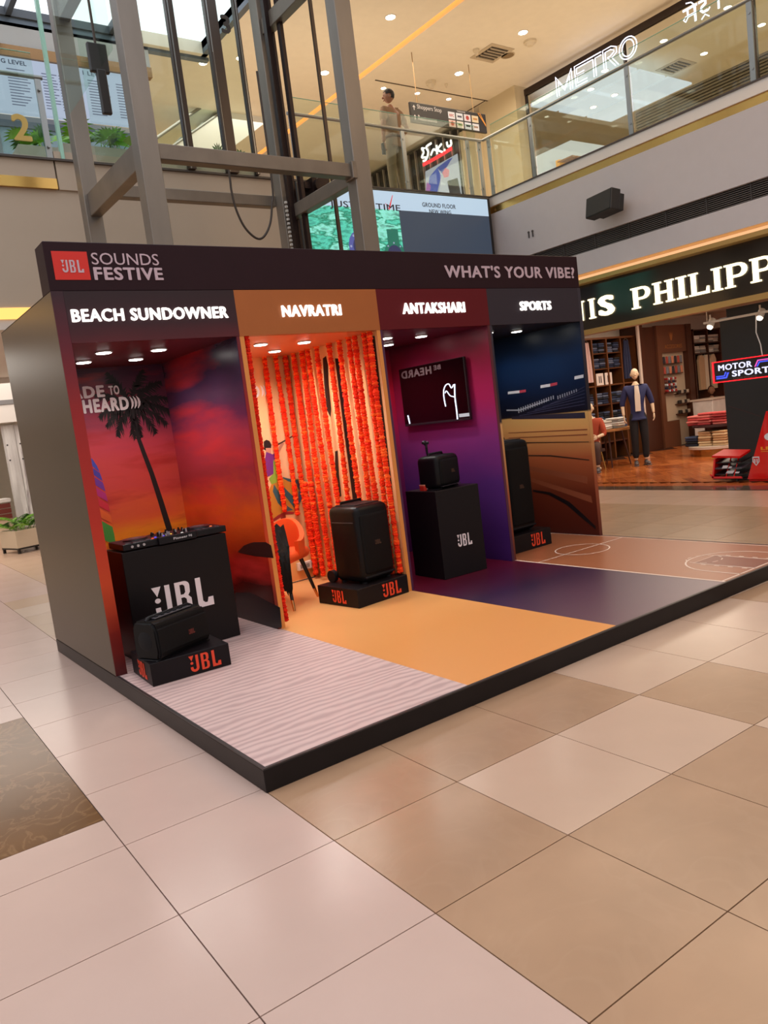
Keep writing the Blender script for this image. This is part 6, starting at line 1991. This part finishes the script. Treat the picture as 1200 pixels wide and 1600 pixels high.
# racing car: nose and front wing, body behind
cr = thing('racing_car', 'bright red racing car nose with front wing in front of the black wall', 'car', (9.42, .85, 0))
redp = mat('race_red', (222, 14, 12), .12, coat=.8)
drk = mat('race_black', (24, 20, 24), .3)
g = G()
secs = [(-.12, .02, .14, .12, .16), (-.10, -.15, .17, .16, .24), (-.02, -.45, .22, .30, .38), (.06, -.9, .28, .42, .52), (.10, -1.6, .36, .55, .60), (.12, -3.0, .45, .66, .62)]
# slanted red upright nose panel leaning to the right as seen from the mall
g.prism([(-.13, .13, .0), (-.13, -.20, .0), (-.13, -.62, .95), (-.13, -.22, 1.0)], (.26, 0, 0))
bmesh.ops.bevel(g.bm, geom=g.bm.edges[:], offset=.03, segments=2, affect='EDGES')
g.put('nose', redp, cr, smooth=True)
G().box((-.10, -3.2, .30), (.40, -.55, .95), .12, 3).put('body', redp, cr, smooth=True)
for y in (-1.2, -2.9):
    for x in (-.30, .62):
        G().tube((x - .13, y, .33), (x + .13, y, .33), .33, .33, 32).put('wheel', drk, cr, smooth=True)
# front wing: end plate, angled flaps
G().box((-.16, .16, .035), (.30, .62, .06), .006, 1).put('wing_plane', drk, cr)
for k in range(3):
    z = .10 + k * .085
    G().prism([(-.14, .17, z), (.16, .17, z + .05), (.16, .17, z + .062), (-.14, .17, z + .014)], (0, .42, 0)).put('wing_flap', mat('flap_grey', (86, 84, 92), .3) if k % 2 else drk, cr)
G().prism([(-.17, .60, .06), (.28, .64, .06), (.28, .58, .40), (-.17, .55, .34)], (0, .025, 0)).put('end_plate', redp, cr)
G().prism([(-.17, .17, .34), (-.17, .60, .36), (.12, .58, .42), (.12, .17, .40)], (0, 0, .03)).put('top_flap', mat('race_red_matt', (214, 20, 18), .45, spec=.2), cr)
for y in (.28, .40):
    G().prism([(-.18, y, .05), (-.14, y + .02, .05), (-.02, y - .02, .34), (-.06, y - .03, .34)], (0, .012, 0)).put('wing_fin', redp, cr)
G().prism([(-.17, .16, .05), (-.17, .62, .05), (-.17, .66, .12), (-.17, .60, .08), (-.17, .18, .08)], (.02, 0, 0)).put('lower_lip', redp, cr)
for k, (z, w0) in enumerate(((.20, .16), (.12, .22))):
    shape('wing_lettering', [[(0, 0), (.5, 0), (.65, .5), (.15, .5)], [(.62, 0), (.9, 0), (1, .3), (.72, .3)]], mat('wing_white', (220, 220, 224), .4), cr, (-.165 + k * .02, .46 - k * .04, z), YN, ZP, width=w0, height=.04, depth=.003)
shape('white_roundel', [arc(0, 0, .09, .055, 0, 360, 20)], mat('wing_white', (236, 230, 226), .4), cr, (-.1335, -.27, .62), YN, ZP, depth=.002)
text('lettering', 'D', mat('wing_ink', (40, 40, 50), .4), cr, (-.136, -.245, .59), YN, ZP, height=.06, bold=.03, depth=.001)
text('lettering', 'LP', mat('race_orange', (240, 150, 30), .4), cr, (-.1335, -.12, .44), YN, ZP, width=.14, height=.045, bold=.05, depth=.002)
G().box((-.135, -.28, .415), (-.132, -.12, .422)).put('stripe', mat('race_orange', (240, 150, 30)), cr)
shape('crest_emblem', [[(0, 1), (1, 1), (1, .45), (.5, 0), (0, .45)], [(.12, .88), (.88, .88), (.88, .5), (.5, .14), (.12, .5)], [(.25, .75), (.42, .75), (.42, .3), (.25, .42)], [(.58, .75), (.75, .75), (.75, .42), (.58, .3)]], mat('wing_white', (236, 230, 226), .4), cr, (-.1335, .01, .22), YN, ZP, width=.10, height=.13, depth=.002)
shape('star_mark', [[(.0, .4), (1, 1), (.8, .1)]], mat('wing_white', (236, 230, 226), .4), cr, (-.1335, -.36, .78), YN, ZP, width=.10, height=.1, depth=.002)
G().tube((-.05, .3, 0), (-.05, .3, .04), .02).put('wing_prop', drk, cr)

# ================================================================== GROUND FLOOR, FAR LEFT
hd_ = thing('hoarding', 'pale streaky wood panelled hoarding behind the potted palm', 'hoarding', (1.5, 10.6, 0))
pm_ = printed('streaky_wood', [(0, (190, 184, 182)), (.4, (222, 218, 216)), (.6, (150, 140, 140)), (1, (216, 212, 210))], 'X', 3.5, 2.0, .4, stretch=(3, 3, .25))
for k in range(7):
    G().box((k * .22 + .004, 0, 0), ((k + 1) * .22 - .004, .04, 2.26)).put('panel_board', pm_, hd_)
for k in range(3):
    for z in (1.9, 1.62): G().tube((.06 + k * .22, -.01, z), (.06 + k * .22, 0, z), .015).put('fixing', mat('fix_dark', (50, 46, 50), .5), hd_)
struct('wall_ground_bulkhead', G().box((-6, 10.4, 2.3), (4.8, 10.8, 3.1)).box((2.9, 10.6, 0), (4.8, 10.8, 2.4)), mat('bulk_white', (214, 206, 200), .5))
struct('wall_ground_left', G().box((-6, 13.5, 0), (1.6, 13.6, 3.1)), mat('kiosk_cream', (226, 214, 200), .6))
G().box((-5.9, 10.38, 2.62), (4.7, 10.4, 2.70)).put('bulkhead_band', mat('band_grey', (116, 112, 112), .4), bpy.data.objects['wall_ground_bulkhead'])
pp = palm_planter((1.46, 9.9, 0), (.62, .62, .30), 'green palm in a square cream planter on black legs, far left ground floor', legs=True, seed=21, kind='feather', fronds=14, ln=.55, boxm=mat('planter_cream', (206, 188, 164), .5), rz=rad(14))
bn = thing('bench', 'brown slatted bench with pale base beyond the potted palm', 'bench', (.55, 11.0, 0))
for k in range(3): G().box((0, 0, .55 + k * .10), (.95, .04, .635 + k * .10)).put('slat', mat('bench_brown', (112, 44, 32), .5), bn)
G().box((0, .04, .0), (.95, .45, .54)).put('base', mat('bench_base', (214, 186, 160), .6), bn)
G().box((-.02, -.02, .86), (.97, .5, .92)).put('top_slab', mat('bench_top', (222, 214, 208), .5), bn)
kk = thing('kiosk', 'bright shop display with black frame and red sign at the far left edge', 'kiosk', (.2, 12.4, 0))
G().box((0, 0, .9), (1.0, .4, 1.9)).put('display_case', mat('kiosk_goods', (150, 130, 110), .6, var=.7, vs_=14), kk)
for x in (0, .32, .64, .98): G().box((x, -.03, .2), (x + .03, 0, 2.0)).put('frame_bar', mat('bar_black', (24, 22, 24), .4), kk)
G().box((0, -.04, .9), (1.01, 0, .94)).box((0, -.04, 1.96), (1.01, 0, 2.0)).put('frame_bar', mat('bar_black', (24, 22, 24), .4), kk)
G().box((-.2, -.05, 2.28), (1.05, .1, 2.6)).put('red_sign', emit('kiosk_red', (220, 40, 36), .9), kk)
G().box((-.2, -.05, 2.05), (1.05, .1, 2.26)).put('white_sign', emit('kiosk_white', (236, 226, 216), .8), kk)
